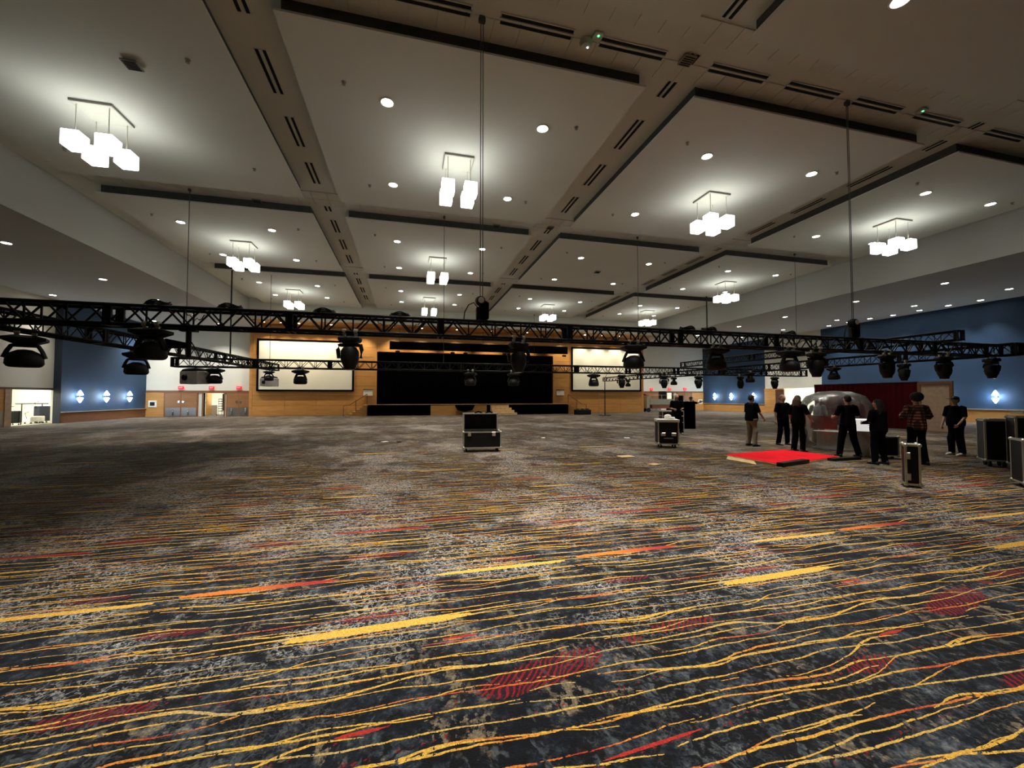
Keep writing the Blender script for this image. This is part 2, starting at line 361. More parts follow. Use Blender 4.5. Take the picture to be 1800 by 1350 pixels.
# slot vents
def slotmesh(L, along):
    mb = MB()
    for s in (-1, 1):
        c = (0, s*.085, -.012) if along == 'X' else (s*.085, 0, -.012)
        mb.cur = 0; mb.box(c, (L, .07, .02) if along == 'X' else (.07, L, .02))
    mb.cur = 1; mb.box((0, 0, -.008), (L+.06, .045, .03) if along == 'X' else (.045, L+.06, .03))
    for s in (-1, 1):
        c = (0, s*.14, -.008) if along == 'X' else (s*.14, 0, -.008)
        mb.box(c, (L+.06, .02, .03) if along == 'X' else (.02, L+.06, .03))
    return mb.mesh('slot_vent', ['dark_gap', 'paint_ceiling'])
sy_ = slotmesh(1.45, 'Y'); sx_ = slotmesh(1.68, 'X')
for bx in (-3.52, 6.72, 16.85):
    for k in range(-4, 13):
        y = 9.05+2.45*k
        if 0 < y < 38 and abs(y-8.5) > .3: mk('slot_vent', sy_, ceil, loc=(bx, y, ZB))
for by in (8.55,):
    for x in (.4-4.95, .4-2.45, .4, 2.75, 5.15, 8.18, 10.6, 12.95, 15.33, 18.4, 20.8, 23.2): mk('slot_vent', sx_, ceil, loc=(x, by, ZB-.01))
for by in (18.3, 28.0):
    for x in (-10, -7.6, -1.2, 1.5, 4.0, 8.6, 11, 13.4, 18.8, 21.3): mk('slot_vent', sx_, ceil, loc=(x, by, ZB-.01))
# square grilles / small ceiling devices
gm = MB(); gm.box((0, 0, -.02), (.34, .34, .04), bev=.01); gm.cur = 1
for k in range(5): gm.box((0, -.12+.06*k, -.045), (.28, .02, .012))
gm = gm.mesh('ceiling_speaker', ['vent_grey', 'dark_gap'])
for (px, py, z, lb) in [(1208, 105, ZB, 'square grey ceiling speaker grille where the two ceiling bands cross, nearest the camera'), (872, 397, ZB, 'small square grille at the left side of the second band crossing'), (967, 400, ZB, 'small square grille on the middle band past the second crossing'),
                        (232, 113, ZP, 'small square grille alone on the dark left ceiling panel'), (452, 353, ZB, 'small pale device in the band in front of the left second panel'), (1050, 478, ZP, 'square return vent in the pendantless ceiling panel')]:
    p = oz(px, py, z-.03); o = mk('ceiling_grille', gm, loc=p, label=lb, category='vent')
def walls():
    W_ = {}
    # right wall: white with proud blue panels, wood dado
    yo = [ox(1500, 690, XR).y, ox(1378, 690, XR).y]       # service opening
    yb1 = ox(1345, 690, XR).y; yb2 = ox(1445, 640, XR).y
    w = MB(); w.b2(XR, XR+.3, yo[1], YBR+.3, 0, ZL); w.b2(XR, XR+.3, Y0, yo[0], 0, ZL); w.b2(XR, XR+.3, yo[0], yo[1], 2.62, ZL)
    wr = struct(w.obj('wall_right', 'paint_white'))
    MB().b2(XR-.08, XR, yb1, YBR, .93, ZL).obj('blue_panel', 'paint_blue', wr)
    MB().b2(XR-.08, XR, Y0, yb2, .90, ZL).obj('blue_panel', 'paint_blue', wr)
    MB().b2(XR-.1, XR, yb1, YBR, 0, .9).obj('wood_dado', 'maple', wr); MB().b2(XR-.1, XR, Y0, yo[0], 0, .87).obj('wood_dado', 'maple', wr)
    MB().b2(XR-.16, XR, yb1, YBR, .9, .96).obj('metal_ledge', 'aluminium', wr); MB().b2(XR-.16, XR, Y0, yo[0]-.4, .87, .93).obj('metal_ledge', 'aluminium', wr)
    MB().b2(XR-.1, XR, yo[1], yb1, 0, 2.62).obj('wood_dado', 'maple', wr)
    MB().b2(XR-.12, XR, yo[1]-.05, yo[1]+.9, 0, 2.5).obj('dark_jamb', 'dark_wood', wr)
    W_['ro'] = yo
    # left wall
    XB = XL+.4
    y0, y1 = ox(18, 700, XL).y, ox(99, 700, XL).y; yb = ox(107, 700, XB).y
    w = MB(); w.b2(XL-.3, XL, Y0, y0, 0, ZL); w.b2(XL-.3, XL, y0, y1, 2.17, ZL); w.b2(XL-.3, XL, y1, YBL+.3, 0, ZL)
    wl = struct(w.obj('wall_left', 'paint_white'))
    MB().b2(XL, XB, yb, YBL, .72, ZL).obj('blue_panel', 'paint_blue', wl)
    MB().b2(XL, XB+.01, yb-.03, yb, 0, ZL).obj('navy_return', 'navy_trim', wl)
    MB().b2(XL, XB+.02, yb, YBL, 0, .70).obj('wood_dado', 'rail_wood', wl)
    MB().b2(XL, XB+.1, yb, YBL, .70, .75).obj('metal_ledge', 'aluminium', wl)
    MB().b2(XL-.05, XL+.04, y0-1.2, yb, 2.17, 2.30).obj('door_header', 'dark_wood', wl)
    MB().b2(XL, XL+.05, y0-6, y0, 0, 2.17).obj('wood_dado', 'maple', wl); MB().b2(XL+.05, XL+.07, y0-3.2, y0-.5, .05, .95).obj('kick_plate', 'steel_plate', wl)
    MB().b2(XL, XL+.08, y0-.42, y0, 0, 2.17).obj('door_jamb', 'tan_board', wl)
    W_['lo'] = (y0, y1)
    return W_
WW = walls()
# service rooms behind the side openings
def service(x0, x1, y0, y1, h, nm, wallm, side):
    for k, (a) in enumerate([(x0, x1, y1, y1+.1, 0, h), (x0, x1, y0-.1, y0, 0, h), ((x0-.1, x0, y0, y1, 0, h) if side < 0 else (x1, x1+.1, y0, y1, 0, h))]):
        struct(MB().b2(*a).obj('wall_%s' % nm, wallm))
    struct(MB().b2(x0, x1, y0, y1, h, h+.1).obj('ceiling_%s' % nm, 'paint_ceiling')); struct(MB().b2(x0, x1, y0, y1, 0, .004).obj('floor_%s' % nm, 'corridor_floor'))
    t = MB(); t.b2((x0+x1)/2-.3, (x0+x1)/2+.3, y0+.5, y1-.5, h-.06, h-.01)
    t.obj('service_light', 'tube_glow', label='long fluorescent ceiling light inside the %s' % nm.replace('_', ' '), category='light')
service(XL-5.3, XL-.3, WW['lo'][0]-2.5, WW['lo'][1]+3.2, 3.1, 'left_service_room', 'cinder', -1)
service(XR+.3, XR+4.3, WW['ro'][0]-1, WW['ro'][1]+3.2, 3.1, 'right_service_room', 'paint_white', 1)
# back walls with doors
def doorwall(side):
    left = side < 0
    Y = YBL if left else YBR; xa, xb = (XL, -12.6) if left else (25.5, XR)
    sc = (lambda px: oy(px, 700, Y).x)
    if left: edges = [sc(q) for q in (248, 291, 347, 358, 394, 400, 441)]; zt, zr = 2.12, 2.30
    else: edges = [sc(q) for q in (1237, 1215, 1190, 1183, 1172, 1160, 1130)][::-1]; zt, zr = 2.30, 2.45
    w = MB(); op = (edges[3], edges[4]) if left else (edges[2], edges[3])
    w.b2(xa-.3, op[0], Y, Y+.3, 0, ZL); w.b2(op[1], xb+.3, Y, Y+.3, 0, ZL); w.b2(op[0], op[1], Y, Y+.3, zt, ZL)
    wo = struct(w.obj('wall_back_left' if left else 'wall_back_right', 'paint_white'))
    MB().b2(xa, xb, Y-.06, Y, zt, zr).obj('rail', 'rail_wood', wo)
    prs = [(edges[1], edges[2]), (edges[5], edges[6])] if left else [(edges[0], edges[1]), (edges[4], edges[5])]
    MB().b2(xa, (edges[1] if left else edges[0])-.1, Y-.05, Y, 0, zt).obj('wood_panel', 'maple', wo)
    if not left: MB().b2(edges[5]+.1, xb, Y-.05, Y, 0, zt).obj('wood_panel', 'maple', wo)
    for (a, b) in prs:
        d = struct(MB().b2(a-.08, b+.08, Y-.07, Y-.001, 0, zt).obj('door_%d' % (1 if left else 4), 'rail_wood'))
        mid = (a+b)/2
        for (q0, q1, s) in ((a, mid-.012, 1), (mid+.012, b, -1)):
            MB().b2(q0, q1, Y-.10, Y-.07, .02, zt-.06).obj('door_leaf', 'door_wood', d)
            MB().b2(q0+.05, q1-.05, Y-.112, Y-.10, .04, .78).obj('kick_plate', 'steel_plate', d)
            hx = mid-s*.17; MB().box((hx, Y-.115, 1.28), (.16, .02, .22), bev=.008).obj('push_plate', 'chrome', d)
            MB().tube([(hx-s*.4, Y-.16, .12), (hx-s*.4, Y-.16, .70)], .045, 10).obj('pull_bar', 'chrome', d, smooth=True)
    # open doorway with a folded leaf
    d = struct(MB().b2(op[0]-.1, op[0], Y-.08, Y+.3, 0, zt).b2(op[1], op[1]+.1, Y-.08, Y+.3, 0, zt).b2(op[0], op[1], Y-.08, Y, zt-.04, zt+.04).obj('door_%d' % (2 if left else 5), 'rail_wood'))
    MB().box((op[0]+.06, Y+.85, zt/2), (.05, 1.0, zt-.1)).obj('door_leaf', 'maple', d)
    return wo, op, Y, zt
wbl, opL, _, ztL = doorwall(-1); wbr, opR, _, ztR = doorwall(1)
for (op, Y, nm, wm) in ((opL, YBL, 'left_foyer', 'paint_white'), (opR, YBR, 'right_foyer', 'paint_white')):
    x0, x1 = op[0]-1.6, op[1]+1.6; y0, y1 = Y+.3, Y+4.5; h = 2.9
    for a in ((x0, x1, y1, y1+.1, 0, h), (x0-.1, x0, y0, y1, 0, h), (x1, x1+.1, y0, y1, 0, h)): struct(MB().b2(*a).obj('wall_%s' % nm, wm))
    struct(MB().b2(x0, x1, y0, y1, h, h+.1).obj('ceiling_%s' % nm, 'paint_ceiling'))
    MB().b2(x0+.4, x1-.4, y0+1.2, y0+1.7, h-.06, h-.01).obj('foyer_light', 'tube_glow', label='bright ceiling light panel beyond the open door, %s' % nm.replace('_', ' '), category='light')
# stage wall of wood panels
def PXx(px, Y=YW): return oy(px, 700, Y).x
SX0, SX1 = PXx(662), PXx(972)
ZO0, ZO1 = 1.0, oy(662, 618, YW).z
ww = struct(MB().b2(PXx(443), SX0, YW+.05, YW+.4, 0, 8.4).b2(SX1, PXx(1128), YW+.05, YW+.4, 0, 8.4).b2(SX0, SX1, YW+.05, YW+.4, ZO1, 8.4).obj('wall_stage', 'dark_wood'))
def panels(x0, x1, z0, z1, nx, nz):
    for i in range(nx):
        for j in range(nz):
            a, b = x0+(x1-x0)*i/nx, x0+(x1-x0)*(i+1)/nx; c, d = z0+(z1-z0)*j/nz, z0+(z1-z0)*(j+1)/nz
            MB().box(((a+b)/2, YW+.03, (c+d)/2), (b-a-.012, .04, d-c-.016), bev=.006).obj('wood_panel', 'maple', ww)
panels(PXx(443), SX0, 0, 8.35, 4, 9); panels(SX1, PXx(1128), 0, 8.35, 4, 9); panels(SX0, SX1, ZO1+.02, 8.35, 7, 3)
# side returns between stage wall and door walls
struct(MB().b2(PXx(443)-.25, PXx(443), YW, YBL+.3, 0, ZB).obj('trim_4', 'maple')); struct(MB().b2(PXx(1128), PXx(1128)+.25, YW, YBR+.3, 0, ZB).obj('trim_5', 'maple'))
# stage opening: frame, black box behind
fr_ = MB(); fr_.b2(SX0-.14, SX0, YW-.05, YW+.05, .9, ZO1+.1); fr_.b2(SX1, SX1+.14, YW-.05, YW+.05, .9, ZO1+.1); fr_.b2(SX0, SX1, YW-.05, YW+.05, ZO1, ZO1+.1)
struct(fr_.obj('trim_6', 'maple'))
st = struct(MB().b2(SX0-.6, SX1+.9, YW-2.0, YW+8, 0, 1.0).obj('floor_stage', 'black_cloth'))
MB().b2(SX0-.65, SX1+.95, YW-2.06, YW-1.7, 1.0, 1.05).obj('stage_nosing', 'plywood', st)
struct(MB().b2(SX0-.6, SX1+.6, YW+8, YW+8.2, 0, 8).obj('wall_stage_rear', 'black_cloth')); struct(MB().b2(SX0-.7, SX0-.6, YW+.4, YW+8, 0, 8).obj('wall_stage_left', 'black_cloth'))
struct(MB().b2(SX1+.6, SX1+.7, YW+.4, YW+8, 0, 8).obj('wall_stage_right', 'black_cloth')); struct(MB().b2(SX0-.7, SX1+.7, YW+.4, YW+8.2, 7.6, 7.8).obj('ceiling_stage', 'black_cloth'))
def curtain(name, x0, x1, y, z0, z1, mat, label, cat, amp=.07, per=.42, alongY=False, parent=None):
    mb = MB(); n = max(8, int(abs(x1-x0)/per*6)); f_, b_ = [], []
    for i in range(n+1):
        t = x0+(x1-x0)*i/n; o = amp*math.sin(2*PI*(t-x0)/per)+amp*.3*math.sin(5.1*t)
        f_.append((t, y-.02+o)); b_.append((t, y+.02+o))
    ring = f_+b_[::-1]; vs = []
    for z in (z0, z1): vs += [((q, p, z) if alongY else (p, q, z)) for p, q in ring]
    m = len(ring); fs = [(i, (i+1) % m, m+(i+1) % m, m+i) for i in range(m)]
    for i in range(n): fs += [(i, i+1, m-2-i, m-1-i), (m+i, m+m-1-i, m+m-2-i, m+i+1)]
    mb.add(vs, fs); o = mb.obj(name, mat, parent, smooth=1.2)
    if label: o['label'] = label; o['category'] = cat
    return o
curtain('stage_curtain', SX0+.02, (SX0+SX1)/2+3.9, YW+.75, 1.0, ZO1+.3, 'black_cloth', 'wide black stage curtain closing the left and middle of the stage', 'curtain')
curtain('stage_curtain', (SX0+SX1)/2+4.0, SX1+.5, YW+1.1, 1.0, ZO1+.3, 'black_cloth', 'narrower black stage curtain at the right end of the stage opening', 'curtain')
# projection screens
for (a, b, t, m, lb) in ((451, 622, 595, 688, 'left'), (1004, 1126, 610, 688, 'right')):
    x0, x1 = PXx(a), PXx(b); zt = oy(a, t, YW).z; zb = oy((a+b)/2, m, YW).z
    if lb == 'right': zt = oy(a, t, YW).z
    r = thing('projection_screen', 'large white projection screen in black frame, %s of the stage' % lb, 'screen', ((x0+x1)/2, YW-.1, zb), group='projection screens')
    w, h = (x1-x0)/2, zt-zb
    f = MB(); f.b2(-w, w, -.06, .06, 0, .16); f.b2(-w, w, -.06, .06, h-.16, h); f.b2(-w, -w+.16, -.06, .06, .16, h-.16); f.b2(w-.16, w, -.06, .06, .16, h-.16); f.obj('frame', 'black_cloth', r)
    MB().b2(-w+.15, w-.15, -.02, .05, .15, h-.15).obj('screen_sheet', 'screen_white', r)
# wall wash lights above the stage wall
dl = MB().lathe([(.10, 0), (.10, -.02), (.075, -.02)], n=14); dlm = dl.mesh('trim_ring', 'paint_ceiling'); gl = MB().lathe([(.001, 0), (.085, 0), (.085, -.022), (.001, -.022)], n=14).mesh('lamp_face', 'lamp_glow')
wl_names = [PXx(q) for q in (470, 500, 530, 558, 585, 640, 690, 740, 800, 860, 920, 985, 1020, 1050, 1080, 1110)]
for i, x in enumerate(wl_names):
    t = thing('wall_washer', 'small wall washer over the wooden stage wall, %s from the left' % ['first', 'second', 'third', 'fourth', 'fifth', 'sixth', 'seventh', 'eighth', 'ninth', 'tenth', 'eleventh', 'twelfth', 'thirteenth', 'fourteenth', 'fifteenth', 'sixteenth'][i], 'light', (x, YW-1.35, 8.35), group='wall washers above the stage wall')
    mk('trim_ring', dlm, t); mk('lamp_face', gl, t); spot('bulb', t, (0, 0, -.06), WOOD_W*2.4, 82, .9, (1, .84, .6), .06, rot=(math.radians(16), 0, 0))
# ------------------------------------------------------------------ recessed downlights
dr = MB().lathe([(.19, 0), (.20, -.012), (.17, -.03), (.14, -.012)], n=20).mesh('trim_ring', 'paint_ceiling')
df_ = MB().lathe([(.001, -.004), (.145, -.004), (.145, -.016), (.001, -.016)], n=20).mesh('lamp_face', 'lamp_glow')
def downlight(x, y, z, p, label, size=62, col=(1, .95, .88)):
    t = thing('downlight', label, 'light', (x, y, z), group='recessed downlights'); mk('trim_ring', dr, t); mk('lamp_face', df_, t)
    if p: spot('bulb', t, (0, 0, -.04), p, size, .95, col, .12)
colx = [(-10.1, -6.37), (-.62, 3.79), (9.5, 13.87), (19.5, 23.2)]; rowy = [(11.3, 15.73), (21.5, 25.9), (31.6, 35.2)]
cn = ['far left', 'centre left', 'centre right', 'far right']; rn_ = ['nearest lit', 'second', 'rearmost']
for i, xx in enumerate(colx):
    for j, yy in enumerate(rowy):
        if (i, j) == (0, 0): continue
        for a, x in enumerate(xx):
            for b, y in enumerate(yy):
                x_ = x; y_ = y
                if i == 2 and j == 0 and a == 1 and b == 1: pass
                downlight(x_, y_, ZP, DOWN_W*(1.0, 1.08, .85, .45)[i], 'downlight at the %s %s of the %s ceiling panel, %s column' % (['front', 'back'][b], ['left', 'right'][a], rn_[j], cn[i]))
for (x, y, lb) in ((-.62, 5.8, 'back left'), (3.79, 5.8, 'back right'), (9.5, 5.8, 'right-hand neighbour'), (-.62, 1.4, 'front left'), (3.79, 1.4, 'front right')):
    downlight(x, y, ZP, ROW0_W*(1. if x < 9 else .8)*(1 if y > 3 else .72), 'round downlight overhead above the near carpet, %s' % lb, 50 if y > 3 else 74)
low = [(11, 427), (181, 491), (93, 518.6), (274, 526.5), (1661, 498), (1773.7, 508), (1723.7, 527.7), (1667, 537), (1607, 537.7), (1616, 545.7), (1570, 554), (1529, 560), (1504.7, 530), (1380, 557), (1471, 562.7), (1491.7, 566.7), (1457, 572.7), (1299, 574)]
for k, (px, py) in enumerate(low):
    p = oz(px, py, ZL-.01); side = 'left' if px < 900 else 'right'; wall = p.x > 35
    row = 'beside the blue wall' if wall else ('near the beam' if abs(p.x-6.5) < 24 else 'in the middle strip')
    srt = ['nearest', 'second', 'third', 'fourth', 'fifth', 'sixth', 'seventh', 'eighth']
    same = [q for q in low[:k] if (q[0] < 900) == (px < 900) and (oz(*q, ZL).x > 35) == wall and ((abs(oz(*q, ZL).x-6.5) < 24) == (abs(p.x-6.5) < 24))]
    ordn = srt[min(7, len(same))]
    downlight(p.x, p.y, ZL, LOW_W*(.75 if wall else .5) if px > 900 else LOW_W*.7, '%s downlight of the low %s ceiling, %s' % (ordn, side, row), 85)
for (x, y, lb) in ((-16., 36.4, 'left, behind the near truss'), (-16., 40.2, 'left, in front of the doors'), (-20.6, 40.2, 'left, in the back corner'), (28.8, 36., 'right, behind the near truss'), (28.8, 42.6, 'right, in front of the doors'), (34.2, 42.6, 'right, in the back corner'), (34.2, 36., 'right, before the short blue wall'), (34.2, 31., 'right, beside the short blue wall')):
    downlight(x, y, ZL, LOW_W*2.3, 'rear downlight of the low ceiling, '+lb, 110)
# ------------------------------------------------------------------ pendants
def pendant():
    t = thing('pendant_cluster', '', 'light', (0, 0, ZP))
    MB().box((0, 0, -.06), (.94, .94, .02)).obj('canopy', 'paint_white', t); MB().box((0, 0, -.03), (.97, .97, .06)).obj('canopy_rim', 'vent_grey', t)
    for k, (x, y, z) in enumerate(((-.37, -.37, -1.10), (.37, -.37, -1.10), (-.37, .37, -1.08), (.37, .37, -1.08))):
        MB().tube([(x, y, -.08), (x, y, z+.30)], .013, 6).obj('stem', 'aluminium', t)
        MB().tube([(x, y, z+.48), (x, y, z+.21)], 0, 8, rs=[.013, .032]).obj('socket_cup', 'aluminium', t)
        MB().box((x, y, z), (.41, .41, .42), bev=.02).obj('glass_shade', 'shade_glow', t)
    return t
pend = pendant(); first = True
for i, x in enumerate((-8.35, 1.57, 11.68, 21.42)):
    for j, y in enumerate((13.68, 23.85, 33.55)):
        if (i, j) == (2, 1): continue
        lb = 'cluster of four glowing glass cube pendants, %s row, %s column' % (['nearest', 'middle', 'rearmost'][j], cn[i])
        if first: pend.location = (x, y, ZP); pend['label'] = lb; pend['group'] = 'cube pendant clusters'; first = False
        else: copy_thing(pend, (x, y, ZP), label=lb)
# ------------------------------------------------------------------ wall sconces
def sconce(p, nx, lb):
    t = thing('wall_sconce', lb, 'light', p, group='up and down sconces on the blue walls')
    MB().box((0, 0, 0), (.09, .13, .16), bev=.01).obj('bracket', 'chrome', t)
    for s in (1, -1):
        MB().lathe([(.10, s*.09), (.17, s*.11), (.12, s*.24), (.03, s*.42)], (nx*.07, 0, 0), n=14).obj('glass_cone', 'sconce_glow', t)
    l = bpy.data.lights.new('bulb', 'POINT'); l.energy = SCONCE_W; l.color = (.72, .86, 1); l.shadow_soft_size = .12; mk('bulb', l, t, loc=(nx*.3, 0, 0))
for k, px in enumerate((137, 184, 225)): sconce(ox(px, 697, XL+.5)+Vector((.05, 0, 0)), 1, 'glowing double sconce on the left blue wall, %s from the opening' % ['first', 'second', 'third'][k])
for k, px in enumerate((1257, 1286, 1325)): sconce(ox(px, 697, XR-.15), -1, 'glowing double sconce on the short right blue wall, %s from the back corner' % ['first', 'second', 'third'][k])
for k, px in enumerate((1641, 1751)): sconce(ox(px, 697.5, XR-.15), -1, 'large bright double sconce on the long blue wall, %s' % ['just left of the capped man', 'above the flight cases at right'][k])
# exit signs and small wall fittings
def exit_sign(p, lb):
    t = thing('exit_sign', lb, 'sign', p, group='red exit signs')
    MB().box((0, 0, 0), (.42, .09, .26), bev=.012).obj('housing', 'exit_glow', t)
    c = bpy.data.curves.new('lettering', 'FONT'); c.body = 'EXIT'; c.size = .15; c.align_x = 'CENTER'; c.align_y = 'CENTER'; c.extrude = .004
    c.materials.append(MAT['exit_letter']); o = bpy.data.objects.new('tmp', c); COL.objects.link(o); me = bpy.data.meshes.new_from_object(o.evaluated_get(bpy.context.evaluated_depsgraph_get())); bpy.data.objects.remove(o); mk('lettering', me, t, loc=(0, -.052, 0), rot=(PI/2, 0, 0))
for px, w in ((318, 'above the left double doors'), (372, 'above the open left doorway'), (420, 'above the doors beside the left screen')): exit_sign(oy(px, 681.5, YBL-.1), 'small red exit sign '+w)
for px, w in ((1145, 'beside the right screen'), (1177, 'in the middle above the grey lift'), (1204, 'above the black tall case')): exit_sign(oy(px, 683.5, YBR-.1), 'small red exit sign '+w)
for (px, py, Y, lb) in ((268, 710, YBL-.06, 'square framed wall panel left of the double doors'), (1231, 706, YBR-.06, 'square framed wall panel near the right back corner')):
    t = thing('wall_panel', lb, 'panel', oy(px, py, Y)); MB().box((0, 0, 0), (.62, .05, .58), bev=.01).obj('frame', 'white_card', t); MB().box((0, -.03, 0), (.34, .02, .30)).obj('window', 'black_plastic', t)
for (px, lb) in ((647, 'white notice box beside the left end of the stage'), (985, 'white notice box beside the right end of the stage')):
    t = thing('notice_box', lb, 'box', oy(px, 690.5, YW-.09)); MB().box((0, 0, 0), (.85, .10, .55)).obj('panel', 'white_card', t); MB().box((0, -.02, .30), (.88, .14, .06)).obj('lid', 'black_plastic', t)
# ------------------------------------------------------------------ stage front details
YF = YW-2.06
def sx(px, Y=YF): return oy(px, 715, Y).x
t = MB(); t.b2(sx(757), sx(855), YF-.12, YF, 0, .92); t.obj('stage_front_panel', 'maple', label='plain wooden panel standing against the middle of the stage front', category='panel')
t = thing('stage_steps', 'yellow wooden steps on the stage front behind the open flight case', 'steps', (sx(862), YF, 0))
L = sx(893)-sx(862)
for k in range(4): MB().b2(-.2+.18*k*0, L-.1+.45*k*.6, -.35*(3-k)-.1, .0, 0, .23*(k+1)) if False else MB().b2(0, L+.2*(3-k), -.32*(4-k), -.32*(3-k), 0, .23*(k+1)).obj('tread', 'plywood', t)
t = thing('stage_skirt', 'black skirt along the left part of the stage front', 'curtain', (0, 0, 0)); curtain('cloth', SX0-.55, sx(755), YF-.06, .02, .95, 'black_cloth', None, None, .03, .2, parent=t)
t = thing('stage_skirt', 'black skirt along the right part of the stage front', 'curtain', (0, 0, 0)); curtain('cloth', sx(905), SX1+.9, YF-.06, .02, .95, 'black_cloth', None, None, .03, .2, parent=t)
# ramps with rails at both ends
def stairs(xs, dirn, lb):
    t = thing('stage_stair', lb, 'stairs', (xs, YF+.2, 0))
    for k in range(5): MB().b2(dirn*.32*k, dirn*.32*(k+1), 0, 1.3, 0, 1.0-.2*k-.02).obj('tread', 'maple', t)
    for yy in (0.0,):
        MB().tube([(0, yy, 1.0), (0, yy, 2.0)], .03, 8).obj('rail_post', 'rail_wood', t); MB().tube([(dirn*.95, yy, .4), (dirn*.95, yy, 1.5)], .03, 8).obj('rail_post', 'rail_wood', t); MB().tube([(dirn*2.0, yy, 0), (dirn*2.0, yy, .95)], .03, 8).obj('rail_post', 'rail_wood', t)
        MB().tube([(0, yy, 2.0), (dirn*1.5, yy, 1.0), (dirn*2.0, yy, .95)], .035, 8).obj('handrail', 'rail_wood', t)
stairs(SX0-.7, -1, 'wooden stair with handrail at the left end of the stage'); stairs(SX1+1.0, 1, 'wooden stair with handrail at the right end of the stage')
t = thing('cable_box', 'small dark box of cables on the carpet at the right stage stair', 'box', oz(1024, 728.5)); MB().box((0, 0, .24), (1.6, .6, .48), bev=.03).obj('crate', 'black_plastic', t)
for q in (-.5, 0, .5): MB().lathe([(.12, 0), (.2, .03), (.2, .1), (.12, .12)], (q, 0, .48), n=12).obj('cable_coil', 'silver_cable', t)
# black teaser batten with small lights
x0, x1 = oy(685, 606, YW-1).x, oy(997, 617, YW-1).x; zt = oy(840, 605.5, YW-1).z
t = thing('black_valance', 'long black valance hanging in front of the stage opening', 'valance', (0, YW-1, 0))
MB().b2(x0, x1, -.15, .15, zt-.72, zt).obj('cloth_box', 'black_cloth', t); MB().tube([(x0, 0, zt+.04), (x1, 0, zt+.04)], .03, 8).obj('pipe', 'black_metal', t)
for q in (.05, .27, .5, .73, .95): MB().tube([(x0+(x1-x0)*q, 0, zt), (x0+(x1-x0)*q, 0, 8.35)], .02, 6).obj('hanger', 'black_metal', t)
for k, q in enumerate((.04, .33, .40, .62, .98)):
    u = thing('stage_spotlight', 'small black spotlight under the stage valance, %s from the left' % ['first', 'second', 'third', 'fourth', 'fifth'][k], 'spotlight', (x0+(x1-x0)*q, YW-1.0, zt-.72), group='spotlights under the valance')
    MB().tube([(0, 0, 0), (0, 0, -.12)], .02, 6).obj('bracket', 'black_metal', u); MB().lathe([(.06, -.2), (.09, -.1), (.1, .2)], (0, 0, -.2), n=12, axis='X').obj('can', 'black_plastic', u)
# small things on stage lip
for k, (px, w) in enumerate(((763, .5), (790, .35), (850, .8))):
    p = oy(px, 712, YF+.4); MB().box((p.x, YF+.4, 1.05+.09), (w, .3, .18), bev=.04).obj('equipment_bag', 'black_cloth', label='low black bag on the stage edge, %s' % ['leftmost of three', 'middle of three', 'rightmost of three'][k], category='bag')
p = oz(820, 729); MB().lathe([(.05, 0), (.7, .15), (.95, .55), (.9, .62), (.01, .62)], (sx(816), YF-.50, .33), n=18, sy=.4).obj('covered_monitor', 'black_cloth', label='rounded black bundle hanging over the wooden stage front', category='bundle')
# ------------------------------------------------------------------ trusses
def truss(name, label, p0, p1, h=.33, detail=False, sec=2.85):
    p0, p1 = Vector(p0), Vector(p1); L = (p1-p0).length; d = (p1-p0).normalized(); rz = math.atan2(d.y, d.x); tilt = math.asin(d.z)
    t = mk(name, None, loc=p0, rot=(0, -tilt, rz), label=label, category='truss', group='black box trusses')
    for y in (-h/2, h/2):
        for z in (0, h): MB().tube([(0, y, z), (L, y, z)], .031, 8).obj('chord', 'truss_black', t, smooth=True)
    ns = max(1, round(L/sec)); sl = L/ns; bay = sl/5; lac = MB()
    if detail:
        ln = math.hypot(bay/2, h); dm = {}
        for s in (1, -1):
            dm[s] = MB().tube([(0, 0, 0 if s > 0 else h), (bay/2, 0, h if s > 0 else 0)], .017, 6).mesh('brace', 'truss_black'); 
        vm = MB().tube([(0, 0, 0), (0, 0, h)], .016, 6).mesh('upright', 'truss_black')
        for i in range(ns*5):
            for y in (-h/2, h/2):
                mk('brace', dm[1], t, loc=(i*bay, y, 0)); mk('brace', dm[-1], t, loc=(i*bay+bay/2, y, 0))
            if i % 5: mk('upright', vm, t, loc=(i*bay, -h/2, 0)); mk('upright', vm, t, loc=(i*bay, h/2, 0)) if i % 2 else None
    for i in range(ns*5):
        a = i*bay
        for z in (0, h): lac.tube([(a, -h/2, z), (a+bay/2, h/2, z)], .010, 5); lac.tube([(a+bay/2, h/2, z), (a+bay, -h/2, z)], .010, 5)
        if not detail:
            for y in (-h/2, h/2):
                lac.tube([(a, y, 0), (a+bay/2, y, h)], .013, 5); lac.tube([(a+bay/2, y, h), (a+bay, y, 0)], .013, 5); lac.tube([(a, y, 0), (a, y, h)], .013, 5)
    lac.obj('lacing', 'truss_black', t, kind='stuff')
    pl = MB()
    for s in (-.045, .045):
        for y in (-h/2, h/2): pl.box((s, y, h/2), (.035, .05, h+.05))
        for z in (0, h): pl.box((s, 0, z), (.035, h, .05))
    for s in (-1, 1): pl.box((0, s*h/2, h/2), (.11, .02, h-.02))
    plm = pl.mesh('end_plate', 'truss_black')
    for i in range(ns+1): mk('end_plate', plm, t, loc=(i*sl, 0, 0))
    return t
Y1, Y2 = 8.64, 18.8; Z1 = 2.985
